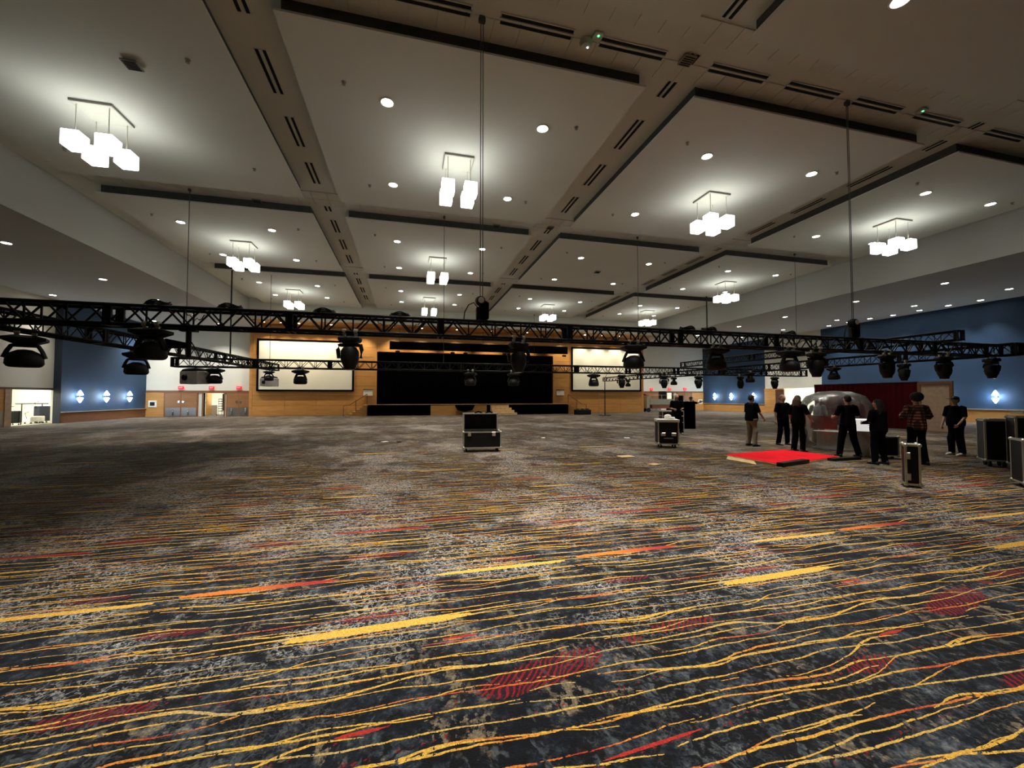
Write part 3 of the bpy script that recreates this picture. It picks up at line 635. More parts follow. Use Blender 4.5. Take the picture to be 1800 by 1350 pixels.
# T1 joints fall at X = -5.02 + 2.83 k
truss('box_truss', 'long near black truss crossing the whole view from left to right', (-5.02-2.83*3, Y1, Z1), (-5.02+2.83*8, Y1, Z1), detail=True, sec=2.83)
truss('box_truss', 'far black truss running left to right in front of the screens', (-8.9, Y2, 2.92), (22.15, Y2, 2.92), sec=2.85)
truss('box_truss', 'black truss running away along the left side', (-7.42, 8.95, 3.01), (-7.0, 24.6, 3.16))
truss('box_truss', 'high black truss on the right running towards the back', (19.5, 10.45, 3.81), (19.5, 26.0, 3.92))
truss('box_truss', 'low right-hand truss running to the far screen on a stand', (17.8, 8.2, 3.0), (17.8, 35.0, 3.2))
t = thing('truss_stand', 'thin dark pole holding the far end of the right-hand truss', 'stand', (17.8, 35.0, 0))
MB().tube([(0, 0, .05), (0, 0, 3.55)], .045, 10).obj('pole', 'black_metal', t); MB().box((0, 0, .025), (.8, .8, .05), bev=.01).obj('base_plate', 'black_metal', t)
MB().tube([(0, 0, 3.5), (.25, 0, 3.9)], .02, 6).obj('arm', 'black_metal', t)
# moving heads
def head_spot():
    t = thing('moving_head_light', '', 'stage light')
    for x in (-.11, .11):
        MB().lathe([(.03, -.03), (.055, -.03), (.055, .03), (.03, .03)], (x, 0, .0), n=12, axis='X').box((x, 0, -.07), (.05, .05, .07)).obj('clamp', 'aluminium', t)
    b = MB(); b.box((0, 0, -.155), (.40, .27, .11), bev=.035); b.box((0, 0, -.22), (.24, .22, .05), bev=.015); b.obj('base', 'black_plastic', t, smooth=.6)
    y = MB(); y.box((0, 0, -.265), (.42, .10, .06), bev=.02)
    for s in (-1, 1): y.tube([(s*.20, 0, -.25), (s*.225, 0, -.36), (s*.21, 0, -.52)], 0, 10, rs=[(.045, .035), (.07, .035), (.05, .03)])
    y.obj('yoke', 'black_plastic', t, smooth=.8)
    hd = MB().lathe([(.03, -.30), (.12, -.31), (.165, -.38), (.17, -.52), (.155, -.60), (.115, -.68), (.10, -.74), (.09, -.745)], n=20).obj('head', 'black_plastic', t, smooth=.7)
    MB().lathe([(.001, -.746), (.085, -.746), (.08, -.752), (.001, -.756)], n=16).obj('lens', 'chrome', hd)
    return t
def head_wash():
    t = thing('wash_light', '', 'stage light')
    for x in (-.10, .10):
        MB().lathe([(.03, -.03), (.055, -.03), (.055, .03), (.03, .03)], (x, 0, .0), n=12, axis='X').box((x, 0, -.06), (.05, .05, .06)).obj('clamp', 'aluminium', t)
    MB().loft([[Vector((x*w, y*d, z)) for x, y in ((-1, -1), (1, -1), (1, 1), (-1, 1))] for w, d, z in ((.13, .1, -.07), (.26, .16, -.11), (.26, .16, -.16), (.13, .12, -.22))]).obj('base', 'black_plastic', t)
    y = MB(); y.box((0, 0, -.245), (.34, .10, .05), bev=.015)
    for s in (-1, 1): y.tube([(s*.15, 0, -.24), (s*.20, 0, -.34), (s*.235, 0, -.46)], 0, 10, rs=[(.055, .03), (.065, .03), (.07, .035)])
    y.obj('yoke', 'black_plastic', t, smooth=.8)
    hd = MB().lathe([(.02, -.31), (.09, -.32), (.17, -.37), (.225, -.44), (.235, -.56), (.21, -.60), (.19, -.61)], n=20).obj('head', 'black_plastic', t, smooth=.7)
    MB().lathe([(.001, -.611), (.185, -.611), (.18, -.616), (.001, -.620)], n=16).obj('lens', 'lining', hd)
    return t
HS, HW = head_spot(), head_wash(); used = {}
nth = ['first', 'second', 'third', 'fourth', 'fifth', 'sixth', 'seventh', 'eighth']
def hang(kind, p, lb, rz=0., sc=1.):
    src = HS if kind == 's' else HW
    if kind not in used: used[kind] = 1; o = src; o.location = p; o.rotation_euler = (0, 0, rz); o['label'] = lb
    else: o = copy_thing(src, p, rz, lb)
    o['group'] = 'stage lights under the trusses'; o.scale = (sc,)*3
    return o
zc = Z1-.01
KIDS[HS.name] = [(c, list(c.children)) for c in HS.children]; KIDS[HW.name] = [(c, list(c.children)) for c in HW.children]
for px, k, lb in ((275, 'w', 'black wash light bunched at the left end of the near truss'), (617, 's', 'large black moving head hanging before the left screen'), (908, 's', 'black moving head hanging before the dark stage opening'), (1107, 'w', 'black wash light on the near truss before the right screen'),
                  (1250, 'w', 'black wash light on the near truss right of the right screen'), (1378, 'w', 'bulky black wash light above the man with light hair'), (1424, 's', 'black moving head above the clear bubble'), (1547, 's', 'black moving head above the red drape'),
                  (1646, 's', 'black moving head above the wood board at the drape end')):
    hang(k, (oy(px, 620, Y1).x, Y1-.165, zc+.02), lb, random.uniform(-.25, .25), 1.0)
for px, k, lb in ((381, 'w', 'small wash light at the left end of the far truss'), (530, 'w', 'wash light on the far truss before the left screen'), (826, 'w', 'wash light on the far truss before the dark stage, left one'), (901, 'w', 'wash light on the far truss before the dark stage, right one'), (1041, 'w', 'wash light on the far truss before the right screen'),
                  (1090, 's', 'far moving head at the right edge of the right screen'), (1164, 's', 'far moving head above the right doors'), (1224, 's', 'far moving head at the edge of the small blue wall'), (1297, 's', 'far moving head in the middle of the small blue wall'), (1357, 's', 'far moving head above the light haired man')):
    hang(k, (oy(px, 655, Y2).x, Y2-.165, 2.93), lb, random.uniform(-.5, .5), 1. if k == 's' else 1.1)
for px, lb in ((43, 'wide wash light under the left truss at the left edge'), (240, 'wash light under the left truss, before the blue wall'), (473, 'small wash light at the far end of the left truss')):
    p = ox(px, 640, -7.4 if px < 400 else -7.05); hang('w', (p.x, p.y, 3.01+.15*(p.y-8.95)/15.65), lb, PI/2*.3, 1.15 if px < 400 else .95)
for px, lb in ((1750, 'black moving head nearest the right edge of the view'), (1107, 'tiny far wash light on the right-hand truss before the right screen'), (1188, 'tiny far wash light on the right-hand truss above the doors'), (1323, 'wash light on the right-hand truss before the small blue wall'), (1471, 'wash light on the right-hand truss above the bubble'), (1595, 'moving light on the right-hand truss above the plaid shirt')):
    p = ox(px, 660, 17.8); hang('s' if px in (1595, 1750) else 'w', (17.8-.165, p.y, 3.01+.2*(p.y-8.2)/26.8), lb, 1.2, .95)
# hoists and suspension lines
def line(name, p0, p1, r, label, cat='cable', mat='black_metal', hook=True):
    t = thing(name, label, cat, p0)
    d = Vector(p1)-Vector(p0); MB().tube([(0, 0, 0), d], r, 6).obj('line', mat, t)
    if hook: MB().box((0, 0, -.0), (.10, .10, .16), bev=.02).obj('beam_clamp', mat, t)
    return t
xc1, xc2 = 1.50, 11.93
for x, w in ((xc1, 'centre'), (xc2, 'right')):
    for s in (-.02, .03): 
        line('hoist_chain', (x+s, Y1, ZB-.05), (x+s, Y1, Z1+.75), .010, 'thin %s chain strand from the ceiling band to the %s hoist' % ('left' if s < 0 else 'right', w), 'chain', 'silver_cable')
    h = thing('chain_hoist', 'black chain hoist standing on the near truss, %s' % w, 'hoist', (x, Y1, Z1+.33))
    MB().box((.06, 0, .25), (.20, .22, .42), bev=.05).obj('chain_bag', 'black_cloth', h)
    MB().lathe([(.02, -.10), (.09, -.09), (.115, 0), (.09, .09), (.02, .10)], (-.02, -.02, .46), n=16, axis='Y').obj('motor', 'black_plastic', h, smooth=.7)
    MB().lathe([(.001, -.125), (.065, -.122), (.065, -.11), (.001, -.11)], (-.02, -.02, .46), n=14, axis='Y').obj('end_cap', 'white_card', h)
    MB().box((-.06, 0, .16), (.10, .12, .34), bev=.02).obj('hook_block', 'black_metal', h)
    MB().tube([(-.06, 0, .3), (-.16, -.03, .42), (-.28, -.05, .36), (-.36, -.05, .2), (-.38, -.03, 0)], .012, 6).obj('power_cable', 'black_plastic', h)
for px, py in ((337, 347), (780, 395), (1121, 425), (1394, 455)):
    p = oz(px, py, ZP+.1); line('suspension_line', (p.x, Y2, ZB-.05), (p.x, Y2, 3.3), .013, 'thin dark line from the ceiling to the far truss, %s' % {337: 'leftmost', 780: 'beside the centre pendants', 1121: 'right of centre', 1394: 'rightmost'}[px], 'cable', 'silver_cable')
for px, py, r, lb, zb in ((408, 475, .045, 'thick black hanging pipe on the left behind the near truss', 3.9), (1242, 521, .05, 'thick black hanging pipe on the right behind the near truss', 3.9), (477, 483, .014, 'thin pole holding the far left projector', 4.0), (939, 553, .018, 'short dark line behind the centre right pendants', 5.5)):
    p = oz(px, py, ZP); t = line('hanging_pipe', (p.x, p.y, ZB if px != 939 else ZP), (p.x, p.y, zb), r, lb, 'pole')
# projectors
for (px, py, D, s, lb, Yp) in ((343, 664, 0, 1.0, 'grey projector box with black top under the left end of the far truss', 18.8), (477, 672, 0, 1.05, 'far grey projector hanging before the left screen', oz(477, 483, ZP).y)):
    p = oy(px, py, Yp); p.x = p.x if Yp < 25 else oz(477, 483, ZP).x; t = thing('projector', lb, 'projector', p, rz=-.5)
    MB().box((0, 0, 0), (.92*s, .55*s, .5*s), bev=.03).obj('housing', 'projector_grey', t); MB().loft([[Vector((x*w*s, y*d*s, z*s)) for x, y in ((-1, -1), (1, -1), (1, 1), (-1, 1))] for w, d, z in ((.40, .26, .25), (.36, .22, .33), (.2, .12, .38))]).obj('bracket', 'black_metal', t)
    MB().tube([(0, 0, .36*s), (0, 0, max(.45, (4.02 if Yp > 25 else 2.95)-p.z))], .03, 8).obj('pole', 'black_metal', t)
    MB().lathe([(.11, -.3), (.12, -.25), (.1, -.2)], (-.15, -.04, 0), n=14, axis='Y').obj('lens', 'black_plastic', t)
# clamp arm and cables on near truss
p = oy(332, 600, Y1); t = thing('clamp_arm', 'black drop arm hanging from the near truss at left with a slack cable', 'bracket', (p.x, Y1, Z1))
MB().box((0, 0, -.05), (.26, .12, .05)).obj('plate', 'black_metal', t); MB().tube([(0, 0, -.05), (0, 0, -.55)], .04, 10).obj('pipe', 'black_metal', t); MB().tube([(.03, 0, -.25), (.12, 0, -.4), (.2, 0, -.62)], .010, 6).obj('cable', 'black_plastic', t)
MB().tube([(-.02, 0, -.33), (-.35, 0, -.30), (-.55, 0, -.38)], 0, 8, rs=[.05, .09, .06]).obj('cable_bundle', 'black_cloth', t)
for k, px in enumerate((277, 404, 570, 703, 1208, 1246, 1385)):
    p = oy(px, 560, Y1); t = thing('cable_coil', 'dark coil of cable lying on top of the near truss, %s from the left' % nth[k], 'cable', (p.x, Y1, Z1+.355), group='cable coils on the near truss')
    for q in range(3): MB().tube([(.22*math.cos(a)*(1-.1*q), .13*math.sin(a), .02+.03*q+.02*math.sin(3*a)) for a in [2*PI*i/18 for i in range(19)]], .014, 6).obj('loop', 'black_plastic', t)
for k, (a, b) in enumerate(((660, 700), (700, 742), (1330, 1420), (330, 380), (860, 930))):
    pa, pb = oy(a, 570, Y1).x, oy(b, 570, Y1).x
    MB().tube([(pa+(pb-pa)*i/12, Y1-.19, Z1+.32-.20*math.sin(PI*i/12)+.03*math.sin(i*2.3)) for i in range(13)], .009, 6).obj('cable', 'black_plastic', label='slack black cable drooping inside the near truss, %s' % ['before the wooden wall left of the stage', 'just left of the stage valance', 'above the group of people', 'above the left doors', 'right of the centre hoist'][k], category='cable')
for k, (a, b) in enumerate(((640, 905), (560, 660))):
    pa, pb = oy(a, 570, Y1).x, oy(b, 570, Y1).x
# emergency light, led devices near top
p = oz(1030, 72, ZB-.02); t = thing('ceiling_projector', 'pale round ceiling device with a lit dot next to the nearest slot vents', 'device', p)
MB().lathe([(.14, 0), (.15, -.05), (.12, -.14), (.04, -.17)], n=20).obj('dome', 'paint_white', t, smooth=.6); MB().ell((.03, -.02, -.172), (.02, .02, .012)).obj('indicator', 'led_white', t)
for (px, py, w) in ((1051, 62, 'near the pale dome'), (1620, 194, 'at the right of the near ceiling band')):
    p = oz(px, py, ZB-.02); t = thing('wireless_receiver', 'small white ceiling receiver with a green light '+w, 'device', p); MB().box((0, 0, -.02), (.22, .22, .04), bev=.01).obj('housing', 'paint_white', t); MB().ell((0, -.03, -.045), (.025, .025, .015)).obj('indicator', 'led_green', t)
spm = MB().lathe([(.06, 0), (.06, -.01), (.025, -.015), (.025, -.06), (.045, -.065), (.045, -.075), (.001, -.08)], n=12).mesh('sprinkler', 'vent_grey')
for i, (x0, x1) in enumerate(PX):
    for j, (y0, y1) in enumerate(PY[1:]):
        for a, (u, v) in enumerate(((.13, .2), (.87, .22), (.15, .8), (.85, .78))):
            mk('sprinkler', spm, loc=(x0+(x1-x0)*u, y0+(y1-y0)*v, ZP), label='tiny sprinkler, %s %s of the %s ceiling panel, %s column' % (['front', 'front', 'back', 'back'][a], ['left', 'right'][a % 2], rn_[j], cn[i]), category='sprinkler', group='ceiling sprinkler heads')
# ------------------------------------------------------------------ flight cases
def caster(t, x, y, r=.05):
    MB().lathe([(r, -.02), (r, .02)], (x, y, r), n=14, axis='X').obj('caster', 'rubber', t); MB().box((x, y, r*2+.01), (.06, .06, .05)).obj('caster_fork', 'aluminium', t)
def flight(name, label, p, w, d, h, rz=0., z0=.12, lid=None, latches=True, dishes=False, top=None):
    t = thing(name, label, 'case', (p[0], p[1], 0), rz)
    MB().b2(-w/2, w/2, -d/2, d/2, z0, z0+h).obj('body', 'laminate', t)
    e = MB(); r = .035
    for sx_ in (-1, 1):
        for sy_ in (-1, 1): e.box((sx_*(w/2-r/2+.006), sy_*(d/2-r/2+.006), z0+h/2), (r, r, h))
        for zz in (z0, z0+h): e.box((sx_*(w/2-r/2+.006), 0, zz), (r, d, r))
    for sy_ in (-1, 1):
        for zz in (z0, z0+h): e.box((0, sy_*(d/2-r/2+.006), zz), (w, r, r))
    e.obj('edge_trim', 'aluminium', t)
    c = MB()
    for sx_ in (-1, 1):
        for sy_ in (-1, 1):
            for zz in (z0, z0+h): c.ell((sx_*(w/2-.01), sy_*(d/2-.01), zz), (.04, .04, .04), 10, 6)
    c.obj('ball_corner', 'aluminium', t, smooth=True)
    for sx_ in (-1, 1):
        for sy_ in (-1, 1): caster(t, sx_*(w/2-.1), sy_*(d/2-.1), (z0-.02)/2)
    return t
pc = oz(850, 795)
case = flight('flight_case', 'open black flight case with aluminium edges in the middle of the carpet', (pc.x+.0, pc.y+.35), 1.18, .62, .48, rz=-.10, z0=.14)
for x in (-.40, .36):
    MB().box((x, -.318, .56), (.11, .02, .13), bev=.006).box((x, -.33, .55), (.05, .02, .07)).obj('latch', 'chrome', case)
lid = MB(); lid.b2(-.58, .50, .26, .30, .66, 1.18); lid.obj('lid_panel', 'lining', case)
lf = MB(); lf.b2(-.60, -.55, .02, .30, .66, 1.20); lf.b2(.49, .53, .02, .30, .66, 1.20); lf.b2(-.60, .53, .02, .30, 1.17, 1.205); lf.b2(-.60, .53, .24, .28, .64, .68); lf.obj('lid_frame', 'aluminium', case)
for x in (-.1, .25): MB().tube([(x-.12, .1, 1.21), (x, .12, 1.25), (x+.12, .1, 1.21)], .025, 8).obj('lid_strap', 'black_cloth', case)
# small sheet props on the case
pr = oz(1181, 788); rack = flight('rack_case', 'upright black rack case with aluminium frame and papers on top', (pr.x+.05, pr.y+.35), .66, .62, .74, rz=-.42, z0=.14)
MB().b2(-.27, .27, -.325, -.312, .2, .8).obj('front_panel', 'black_plastic', rack)
for x in (-.17, .17): MB().box((x, -.33, .46), (.15, .02, .11), bev=.008).box((x, -.345, .46), (.10, .012, .03)).obj('recessed_handle', 'aluminium', rack)
MB().box((0, -.33, .33), (.30, .006, .035)).obj('stencil_mark', 'vent_grey', rack)
MB().b2(-.36, .36, -.34, .34, .90, .96).obj('work_top', 'white_card', rack)
pm_ = Vector(rack.location)
MB().box((pm_.x+.12, pm_.y, 1.0), (.28, .26, .07), Matrix.Rotation(.3, 3, 'Z'), bev=.02).ell((pm_.x+.05, pm_.y, 1.06), (.12, .1, .07)).obj('crumpled_cloth', 'white_cloth', label='crumpled white cloth on top of the rack case', category='cloth')
q = oz(1180, 760); cart = thing('equipment_cart', 'low dark metal cart with rails behind the rack case', 'cart', (q.x, q.y, 0), -.3)
fr2 = MB()
for x in (-.5, .5):
    for y in (-.3, .3): fr2.tube([(x, y, .1), (x, y, 1.05)], .02, 8)
for z in (.5, .8, 1.05):
    for y in (-.3, .3): fr2.tube([(-.5, y, z), (.5, y, z)], .018, 8)
    for x in (-.5, .5): fr2.tube([(x, -.3, z), (x, .3, z)], .018, 8)
fr2.obj('frame', 'vent_grey', cart); MB().b2(-.48, .48, -.28, .28, .3, .78).obj('crate', 'black_plastic', cart); MB().b2(-.48, -.02, -.28, .28, .78, 1.0).obj('crate', 'laminate', cart)
for x in (-.45, .45):
    for y in (-.25, .25): caster(cart, x, y, .05)
q = oz(1211, 753.5); bx = thing('draped_case', 'tall black case draped in cloth on the carpet, two people behind it', 'case', (q.x, q.y+.3, 0), -.30)
MB().box((0, 0, .735), (.86, .7, 1.47), bev=.02).obj('cloth_cover', 'black_cloth', bx); MB().box((-.30, .05, 1.56), (.42, .1, .5)).obj('upright_screen', 'black_plastic', bx)
def camdist(px, Dd, z=0.): v = ray(px, 698); f_ = Vector((math.sin(PSI), math.cos(PSI), 0)); v = Vector((v.x, v.y, 0)); return v*(Dd/v.dot(f_))
c2 = flight('dolly_case', 'narrow upright black case with silver frame standing alone at right', camdist(1598, 7.95), .215, .30, .74, rz=-.86, z0=.06)
for z in (.2, .6): MB().box((-.06, -.165, z), (.06, .02, .13), bev=.008).obj('latch', 'aluminium', c2)
MB().b2(-.11, .11, -.15, .15, .80, .818).obj('top_plate', 'aluminium', c2)
def camdist(px, Dd, z=0.): v = ray(px, 698); f_ = Vector((math.sin(PSI), math.cos(PSI), 0)); v = Vector((v.x, v.y, 0)); return v*(Dd/v.dot(f_))
flight('road_case', 'large dark road case with grey edges at right, white papers on it', camdist(1744, 10.3), .44, .50, .98, rz=-.84, z0=.16)
flight('road_case', 'taller road case behind at the right edge', camdist(1803, 9.5), .50, .50, 1.10, rz=-.84, z0=.16)
flight('road_case', 'nearest dark road case cut by the right edge', camdist(1822, 7.8), .56, .5, .80, rz=-.82, z0=.10)
q = oz(1770, 735, 1.33); MB().box((q.x, q.y, 1.335), (.5, .4, .03), Matrix.Rotation(-.6, 3, 'Z')).obj('paper_stack', 'white_card', label='white papers on the tall road case at the right edge', category='paper') if False else None
rc = [o for o in bpy.data.objects if o.name.startswith('road_case')]
for o, lb, zz in ((rc[0], 'white papers lying on the dark road case', 1.175), (rc[1], 'crumpled white plastic on the tall road case at the right edge', 1.36)):
    MB().box((o.location.x, o.location.y, zz), (.42, .3, .03), Matrix.Rotation(-.4, 3, 'Z'), bev=.01).obj('paper_stack', 'white_card', label=lb, category='paper')
q = oz(1570, 806); flight('road_case', 'low black case on the carpet between the long-haired person and the plaid shirt', (q.x, q.y+.2), .40, .45, .52, rz=-.35, z0=.08)
# lift machine near right doors
q = oz(1160, 724); lf = thing('platform_lift', 'grey wheeled platform lift parked by the right back doors', 'lift', (q.x, q.y, 0), -.05)
MB().b2(-1.5, 1.7, -.45, .45, .85, 1.5).obj('boom_box', 'machine_grey', lf); MB().b2(-1.2, 1.8, -.4, .4, .42, .85).obj('chassis', 'machine_rust', lf)
MB().b2(-1.9, -1.55, -.5, .5, .4, 1.8).obj('mast', 'machine_grey', lf); 
for x in (-1.7, 1.4):
    for y in (-.45, .45): MB().lathe([(.24, -.08), (.26, 0), (.24, .08)], (x, y, .26), n=16, axis='Y').obj('wheel', 'rubber', lf)
for x in (-1.5, 0, 1.6): MB().tube([(x, -.42, 1.5), (x, -.42, 1.95)], .025, 6).obj('guard_post', 'machine_grey', lf)
MB().tube([(-1.9, -.42, 1.95), (1.6, -.42, 1.95)], .025, 6).obj('guard_rail', 'machine_grey', lf)
MB().box((-1.8, 0, 2.0), (.5, .7, .25), bev=.04).obj('control_box', 'machine_rust', lf); MB().b2(.1, .6, -.4, .4, 1.5, 2.4).obj('battery_cover', 'black_plastic', lf)
# red carpet dance floor piece
A, B, C_, D_ = [oz(*q) for q in ((1272, 801.7), (1380, 793), (1476, 805.5), (1377, 821))]
def quad(pts, z0, z1, nm, mat, par=None, **kw):
    mb = MB(); vs = [(p.x, p.y, z) for z in (z0, z1) for p in pts]; mb.add(vs, [(3, 2, 1, 0), (4, 5, 6, 7)]+[(i, (i+1) % 4, 4+(i+1) % 4, 4+i) for i in range(4)]); return mb.obj(nm, mat, par, **kw)
rc_ = thing('red_carpet', 'bright red carpeted floor section lying before the group of people', 'rug', (0, 0, 0))
quad([A, B, C_, D_], .004, .045, 'board', 'plywood', rc_); cen = (A+B+C_+D_)/4
quad([cen+(p-cen)*.985 for p in (A, B, C_, D_)], .045, .058, 'red_pile', 'red_carpet', rc_)
E1, E2, E3 = oz(1277, 808), oz(1330, 818), oz(1322, 810)
quad([A+(D_-A)*.08, A+(D_-A)*.55, E2, E1], .002, .02, 'loose_panel', 'plywood', label='pale plywood edge strip sticking out along the red carpet', category='board')
for (a, b, lb) in (((1377, 821.5), (1423, 814.5), 'short black edge ramp at the near corner of the red carpet'), ((1465, 811), (1514, 808), 'short black edge ramp at the right corner of the red carpet under a foot')):
    p, r = oz(*a), oz(*b); dd = (r-p); nn = Vector((-dd.y, dd.x, 0)).normalized()*.16; quad([p, r, r+nn, p+nn], .002, .10 if a[0] < 1400 else .07, 'edge_ramp', 'black_plastic', label=lb, category='ramp')
for k, (px, py, w, lb) in enumerate(((1100, 803, .42, 'square beige floor plate on the carpet left of the red floor'), (1150, 817, .28, 'small pale floor plate nearest the red floor'), (676, 777, .22, 'white paper scrap on the far carpet left of the open case'), (955, 770, .16, 'white paper scrap on the carpet right of the open case'), (1102, 770, .26, 'white paper scrap on the carpet left of the rack case'), (702, 777, .2, 'dark scrap on the far carpet'))):
    p = oz(px, py); MB().box((p.x, p.y, .012), (w, w*.8, .015), Matrix.Rotation(.3*k, 3, 'Z')).obj('floor_plate' if k < 2 else 'paper_scrap', 'plywood' if k < 2 else ('white_card' if k < 5 else 'black_plastic'), label=lb, category='plate' if k < 2 else 'paper')
# red drape run and wooden board
ya, yb = 15.4, 21.0; XD = 25.6
pz = 2.47
t = thing('red_drape', 'dark red pipe-and-drape wall behind the group of people', 'curtain', (XD, 0, 0))
for k in range(4):
    a, b = ya+(yb-ya)*k/4, ya+(yb-ya)*(k+1)/4
    curtain('drape_panel', a+.02, b-.02, 0, .02, pz, 'red_drape', None, None, .035, .28, alongY=True, parent=t)
MB().tube([(0, ya, pz+.03), (0, yb, pz+.03)], .03, 8).obj('top_pipe', 'black_metal', t)
for k in range(3): MB().tube([(.08, ya+(yb-ya)*k/2, 0), (.08, ya+(yb-ya)*k/2, pz+.03)], .03, 8).obj('upright', 'black_metal', t)
bd = thing('wood_board', 'tall tan wooden door panel leaning at the near end of the red drape', 'board', (XD-.1, ya-.75, 0), .08)
MB().b2(-.03, .03, -.68, .68, .02, 2.5).obj('panel', 'tan_board', bd)
f = MB(); f.b2(-.07, -.03, -.68, -.55, .02, 2.5); f.b2(-.07, -.03, .55, .68, .02, 2.5); f.b2(-.07, -.03, -.55, .55, 2.35, 2.5); f.obj('frame', 'rail_wood', bd)
# clear bubble
def camdist(px, Dd, z=0.): v = ray(px, 698); f_ = Vector((math.sin(PSI), math.cos(PSI), 0)); v = Vector((v.x, v.y, 0)); return v*(Dd/v.dot(f_))
pb = camdist(1467, 13.5)
bb = thing('clear_bubble', 'clear inflatable bubble with red and white base behind the group', 'inflatable', (pb.x, pb.y, 0), -PSI-.6)
MB().lathe([(.80, .03), (.93, .25), (1.0, .7), (1.02, 1.1), (.97, 1.45), (.78, 1.75), (.45, 1.89), (.02, 1.93)], n=40, sy=.75).obj('dome', 'clear_vinyl', bb, smooth=True)
def arcband(r0, z0, z1, a0, a1, mat, nm):
    mb = MB(); n_ = 14; vs = []
    for i in range(n_+1):
        a = a0+(a1-a0)*i/n_
        for r_, z_ in ((r0, z0), (r0+.03, z0), (r0+.03, z1), (r0, z1)): vs.append((r_*math.cos(a), .75*r_*math.sin(a), z_))
    fs = [(0, 1, 2, 3), (4*n_+3, 4*n_+2, 4*n_+1, 4*n_)]
    for i in range(n_):
        for j in range(4): fs.append((4*i+j, 4*i+(j+1) % 4, 4*i+4+(j+1) % 4, 4*i+4+j))
    mb.add(vs, fs).obj(nm, mat, bb)
arcband(.90, .72, 1.12, PI*.86, PI*1.17, 'red_vinyl', 'red_band'); arcband(.90, .70, 1.10, PI*1.18, PI*1.24, 'white_card', 'white_band'); arcband(.90, .70, 1.12, PI*1.25, PI*1.5, 'red_vinyl', 'red_band')
MB().lathe([(.55, .0), (.6, .05), (.5, .12), (.5, .55), (.6, .6), (.02, .62)], n=20, sy=.7).obj('pedestal', 'vent_grey', bb)
q = camdist(1513, 12.05); t = thing('white_table', 'small white box table with added glow beside the clear bubble', 'table', (q.x, q.y, 0), -PSI-.7)
MB().box((0, 0, .90), (.36, .36, .36), bev=.02).obj('top_box', 'table_added_glow', t); MB().box((0, 0, .37), (.34, .34, .74)).obj('leg_box', 'vent_grey', t)
# ------------------------------------------------------------------ service room contents
def simple_cart(name, lb, p, w, h, mat, rz=0):
    t = thing(name, lb, 'cart', (p.x, p.y, 0), rz); MB().box((0, 0, .12+h/2), (w, .5, h), bev=.04).obj('body', mat, t)
    MB().tube([(-w/2, 0, h), (-w/2-.1, 0, h+.35), (-w/2+.1, 0, h+.4)], .02, 6).obj('handle', 'black_metal', t)
    for x in (-.4, .4):
        for y in (-.18, .18): caster(t, x*w, y, .05)
p = ox(28, 735, XL-1.0); simple_cart('trolley', 'narrow black hand trolley just inside the left service opening', p, .4, .75, 'black_plastic', .4)
p = ox(76, 735, XL-1.3); simple_cart('waste_bin', 'dark grey bin stacked with chairs inside the left service opening', p, .75, 1.0, 'navy_trim', 1.2)
p = ox(60, 735, XL-1.2); simple_cart('linen_cart', 'low white linen cart with a leaning board in the left service opening', p, .9, .35, 'white_cloth', 1.4)
p = ox(56, 735, XL-1.9); t = thing('folding_table', 'dark folding table standing in the left service opening', 'table', (p.x, p.y, 0), 1.5)
MB().box((0, 0, 1.28), (1.6, .6, .06), bev=.01).obj('table_top', 'black_plastic', t)
for x in (-.7, .7): MB().tube([(x, 0, 0), (x, 0, 1.26)], .03, 6).obj('leg', 'black_metal', t)
p = oy(373, 728, YBL+1.6); simple_cart('service_cart', 'white service cart seen through the open left doorway', p, .9, .9, 'white_card', .2)
for k in range(6):
    q_ = oy(390, 728, YBL+1.2); t = thing('stacked_chair', 'black stacking chair in the stack inside the left doorway, %s from the floor' % nth[k], 'chair', (q_.x, q_.y, .02+.22*k), -.3, 'chairs stacked in the left doorway')
    MB().box((0, 0, .42), (.44, .42, .05), bev=.015).obj('seat', 'black_cloth', t); MB().box((.20, 0, .68), (.04, .42, .42), bev=.015).obj('backrest', 'black_cloth', t)
    for x in (-.19, .19):
        for y in (-.18, .18): MB().tube([(x, y, 0), (x, y, .42)], .012, 6).obj('leg', 'black_metal', t)
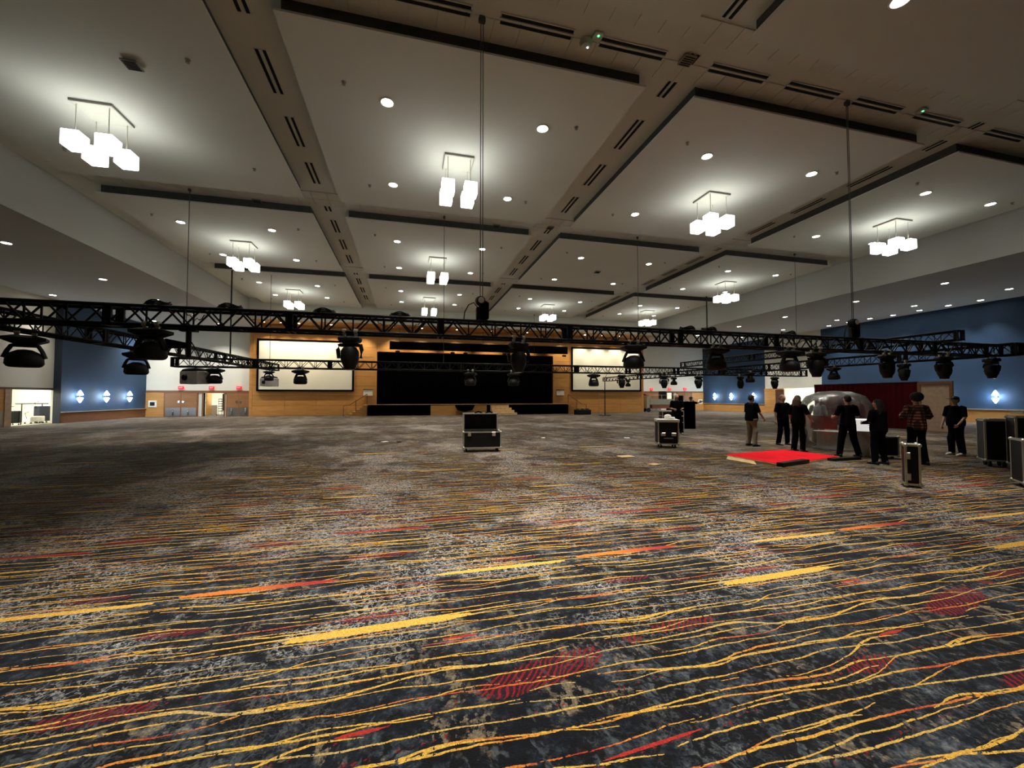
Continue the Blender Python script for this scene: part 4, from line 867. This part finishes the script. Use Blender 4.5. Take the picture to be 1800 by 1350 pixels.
# ------------------------------------------------------------------ people
def remesh(mb, mat, vox=.014, smooth=True):
    me = mb.mesh('tmp', mat); o = bpy.data.objects.new('tmp', me); COL.objects.link(o)
    r = o.modifiers.new('r', 'REMESH'); r.mode = 'VOXEL'; r.voxel_size = vox
    s = o.modifiers.new('s', 'SMOOTH'); s.iterations = 3; s.factor = .5
    dg = bpy.context.evaluated_depsgraph_get(); m2 = bpy.data.meshes.new_from_object(o.evaluated_get(dg)); bpy.data.objects.remove(o); m2.shade_smooth(); return m2
def person(label, p, face, H=1.75, shirt='black_shirt', pants='dark_denim', shoes='shoe_black', hair='short', hairm='hair_dark', stout=1.08, stance=.12, arms=None, lean=0., cap=False, badge=False, loose=1.08, elbow_sleeve=True):
    """local frame: faces +Y, right arm at +X"""
    t = thing('person', label, 'person', (p.x, p.y, 0), face); k = H/1.75
    V = lambda x, y, z: Vector((x, y+lean*max(0, z-.95), z))*k
    st_ = stance; body = MB()
    hipL, hipR = V(-.09, 0, .93), V(.09, 0, .93)
    kn = [V(-.09-st_*.45, .03, .50), V(.09+st_*.45, .03, .50)]; an = [V(-.09-st_, -.02, .09), V(.09+st_, -.02, .09)]
    sh = [V(-.185*(.9+.1*stout), 0, 1.42), V(.185*(.9+.1*stout), 0, 1.42)]
    arms = arms or [((-.27, -.02, 1.13), (-.29, .05, .88)), ((.27, -.02, 1.13), (.29, .05, .88))]
    el = [V(*arms[0][0]), V(*arms[1][0])]; wr = [V(*arms[0][1]), V(*arms[1][1])]
    def T(mb, pts, rs, n=12): mb.tube(pts, 0, n, rs=[(a*k, b*k) if True else 0 for a, b in rs])
    T(body, [V(0, 0, .86), V(0, 0, .95), V(0, 0, 1.12), V(0, 0, 1.30), V(0, 0, 1.42), V(0, 0, 1.48)], [(.13*stout, .10*stout), (.155*stout, .11*stout), (.135*stout, .10*stout), (.165, .11), (.15, .085), (.06, .05)])
    T(body, [V(0, 0, 1.44), V(0, .01, 1.56)], [(.058, .058), (.052, .055)])
    body.ell(V(0, .02, 1.635), (.076*k, .095*k, .118*k), 16, 10); body.ell(V(0, .075, 1.565), (.045*k, .035*k, .035*k), 10, 6)
    body.tube([V(0, .10, 1.655), V(0, .132, 1.615), V(0, .108, 1.605)], 0, 8, rs=[.010*k, .017*k, .014*k])
    for s in (-1, 1): body.ell(V(s*.078, .01, 1.63), (.012*k, .02*k, .032*k), 8, 6)
    for i in (0, 1):
        T(body, [(hipL, hipR)[i], kn[i], an[i]], [(.085*stout, .085*stout), (.055, .055), (.038, .038)])
        body.tube([an[i]+V(0, -.05, -.04)-V(0, 0, 0), an[i]+Vector((0, .17*k, -.055*k))], 0, 10, rs=[.04*k, .035*k])
        body.tube([sh[i]*1.0, el[i], wr[i]], 0, 10, rs=[.052*k, .042*k, .027*k])
        d = (wr[i]-el[i]).normalized(); body.ell(wr[i]+d*.055*k, (.035*k, .035*k, .045*k), 10, 6)
    me = remesh(body, 'skin', .013)
    # fingers and facial marks appended to the same surface mesh
    ex = MB()
    for i in (0, 1):
        d = (wr[i]-el[i]).normalized(); s = (-1, 1)[i]; side = d.cross(Vector((s*1., 0, 0)));
        if side.length < .1: side = Vector((0, 1, 0))
        side.normalize(); curl = Vector((-s, 0, 0)); base = wr[i]+d*.085*k
        for j, ln in enumerate((.070, .080, .075, .058)):
            q0 = base+side*(.027-.018*j)*k-d*.02*k; ex.tube([q0, q0+d*ln*.5*k+curl*.006, q0+d*ln*.85*k+curl*.03*k], 0, 6, rs=[.0095*k, .009*k, .007*k])
        q0 = wr[i]+d*.03*k+side*.028*k; ex.tube([q0, q0+d*.03*k+side*.03*k, q0+d*.06*k+side*.035*k+curl*.01], 0, 6, rs=[.012*k, .011*k, .009*k])
    bm = bmesh.new(); bm.from_mesh(me); tmp = ex.mesh('fx', 'skin', True); bm.from_mesh(tmp); bm.to_mesh(me); bm.free(); me.name = 'body'
    b = mk('body', me, t)
    for s in (-1, 1): MB().ell(V(s*.030, .108, 1.645), (.011*k, .008*k, .008*k), 8, 6).obj('eye', 'white_card', t) if abs(((face+PI) % (2*PI))) else None
    MB().ell(V(0, .112, 1.578), (.022*k, .008*k, .006*k), 8, 6).obj('mouth', 'red_vinyl', t)
    # shirt
    c = MB(); L = loose
    T(c, [V(0, 0, .87), V(0, 0, .97), V(0, 0, 1.12), V(0, 0, 1.30), V(0, 0, 1.41), V(0, 0, 1.475)], [(.175*stout*L, .135*stout*L), (.18*stout*L, .145*stout*L), (.165*stout*L, .135*stout*L), (.19, .135), (.175, .105), (.075, .068)])
    for i in (0, 1):
        mid = sh[i].lerp(el[i], .95 if elbow_sleeve else 1.)
        c.tube([sh[i]+Vector(((1, -1)[i]*.05*k, 0, 0)), sh[i], mid], 0, 12, rs=[.075*k, .078*k, .062*k])
        if not elbow_sleeve: c.tube([el[i], wr[i]-(wr[i]-el[i])*.04], 0, 12, rs=[.060*k, .046*k])
    mk('shirt', remesh(c, shirt, .016), t)
    # trousers
    c = MB(); T(c, [V(0, 0, .80), V(0, 0, .90), V(0, 0, 1.0)], [(.15*stout, .12*stout), (.172*stout, .132*stout), (.165*stout, .13*stout)])
    for i in (0, 1): T(c, [(hipL, hipR)[i], kn[i], an[i]+Vector((0, 0, -.03*k))], [(.105*stout, .108*stout), (.080*L, .082*L), (.066*L, .072*L)])
    mk('trousers', remesh(c, pants, .016), t)
    for i in (0, 1):
        a = an[i]; c = MB(); c.loft([[Vector((a.x+w*math.cos(q_), a.y+yy*k, z_*k+hh*k*math.sin(q_)*.5+hh*k*.5)) for q_ in [2*PI*j/10 for j in range(10)]] for yy, w, hh, z_ in ((-.09, .03*k, .06, 0), (-.06, .042*k, .11, 0), (.03, .046*k, .10, 0), (.12, .050*k, .07, 0), (.19, .04*k, .05, 0), (.215, .015*k, .03, 0))]); c.obj('shoe', shoes, t, smooth=True)
    # hair
    c = MB()
    if hair != 'bald': c.ell(V(0, -.006, 1.668), (.086*k, .100*k, .098*k), 16, 10)
    if hair == 'short': c.ell(V(0, -.035, 1.635), (.083*k, .078*k, .09*k), 14, 8)
    if hair == 'long':
        c.tube([V(0, -.03, 1.70), V(0, -.06, 1.6), V(0, -.085, 1.45), V(0, -.10, 1.30), V(0, -.10, 1.22)], 0, 14, rs=[(.07*k, .06*k), (.10*k, .07*k), (.115*k, .06*k), (.10*k, .05*k), (.05*k, .03*k)])
    if hair == 'bushy': c.ell(V(0, -.02, 1.68), (.135*k, .135*k, .125*k), 16, 10)
    if hair == 'beardlong':
        c.tube([V(0, -.03, 1.70), V(0, -.05, 1.6), V(0, -.07, 1.45), V(0, -.08, 1.33)], 0, 14, rs=[(.07*k, .06*k), (.12*k, .085*k), (.14*k, .07*k), (.07*k, .03*k)]); c.ell(V(0, .085, 1.53), (.06*k, .045*k, .08*k), 12, 8)
    if c.v: mk('hair', remesh(c, hairm, .014), t)
    if cap:
        c = MB(); c.ell(V(0, .0, 1.685), (.094*k, .11*k, .078*k), 16, 8); c.box(V(0, .15, 1.68), (.15*k, .13*k, .015*k)); c.obj('cap', 'black_plastic', t, smooth=.8)
    if badge: MB().box(V(.17, .10, .93), (.07, .02, .09)).obj('badge', 'white_card', t)
    return t
# facing: angle of rotation about z; local +Y -> world.  Camera looks along +Y rotated -PSI.
RIGHT, LEFT, AWAY, TOWARD = -PI/2-PSI, PI/2-PSI, -PSI, PI-PSI
down = None
fwdbent = [((-.26, .04, 1.14), (-.16, .28, 1.10)), ((.26, .04, 1.14), (.16, .28, 1.10))]
person('stout man in black shirt and khaki cargo trousers facing right', oz(1322, 784), RIGHT+.25, 1.80, pants='khaki', stout=1.18, stance=.05, arms=[((-.25, .02, 1.13), (-.24, .16, .90)), ((.27, .06, 1.14), (.24, .26, .95))])
person('light haired man in black T-shirt facing the camera, arms hanging', oz(1377, 782), TOWARD+.15, 1.80, hairm='hair_light', stance=.09, arms=[((-.27, -.02, 1.13), (-.30, .02, .86)), ((.27, -.02, 1.13), (.30, .02, .86))])
person('long haired bearded person in black looking right, one arm out', oz(1404, 794), RIGHT+.35, 1.77, hair='beardlong', hairm='hair_brown', stout=1.08, loose=1.15, stance=.05, arms=[((-.26, .0, 1.13), (-.24, .12, .90)), ((.28, .05, 1.15), (.27, .22, .97))])
person('person in grey jacket and brown trousers seen through the clear bubble', camdist(1437, 15.2), RIGHT+.6, 1.70, shirt='grey_jacket', pants='brown_pants', elbow_sleeve=False, stance=.05)
person('short haired man in black seen from behind with legs apart', oz(1492, 803), AWAY-.1, 1.77, stance=.17, arms=[((-.29, .03, 1.16), (-.22, .27, 1.12)), ((.29, .03, 1.16), (.20, .27, 1.12))])
person('long haired person all in black seen from behind', oz(1546, 816), AWAY+.2, 1.66, hair='long', elbow_sleeve=False, stance=.08, arms=fwdbent)
person('bushy haired person in red plaid shirt seen from behind', oz(1614, 817), AWAY-.15, 1.80, shirt='plaid_shirt', hair='bushy', elbow_sleeve=False, stance=.06, stout=1.1, arms=[((-.30, .02, 1.17), (-.18, .24, 1.20)), ((.32, .02, 1.17), (.22, .22, 1.18))])
person('man in black cap and white shoes facing left with a badge', oz(1682, 800), LEFT+.15, 1.74, shoes='shoe_white', cap=True, badge=True, stout=1.15, loose=1.2, stance=.04, arms=[((-.26, .05, 1.13), (-.22, .24, .92)), ((.26, .02, 1.13), (.25, .14, .88))])
person('bald person in black shirt bending over the cart behind the rack case', camdist(1189, 19.0), TOWARD-.2, 1.86, hair='bald', lean=.12, arms=fwdbent, elbow_sleeve=True)
person('person in dark flat hat leaning arms on the tall draped case', camdist(1213, 23.8), TOWARD, 1.74, cap=True, arms=[((-.36, .12, 1.38), (-.50, .40, 1.50)), ((.36, .12, 1.38), (.12, .42, 1.50))], lean=.15)
bpy.context.view_layer.update()
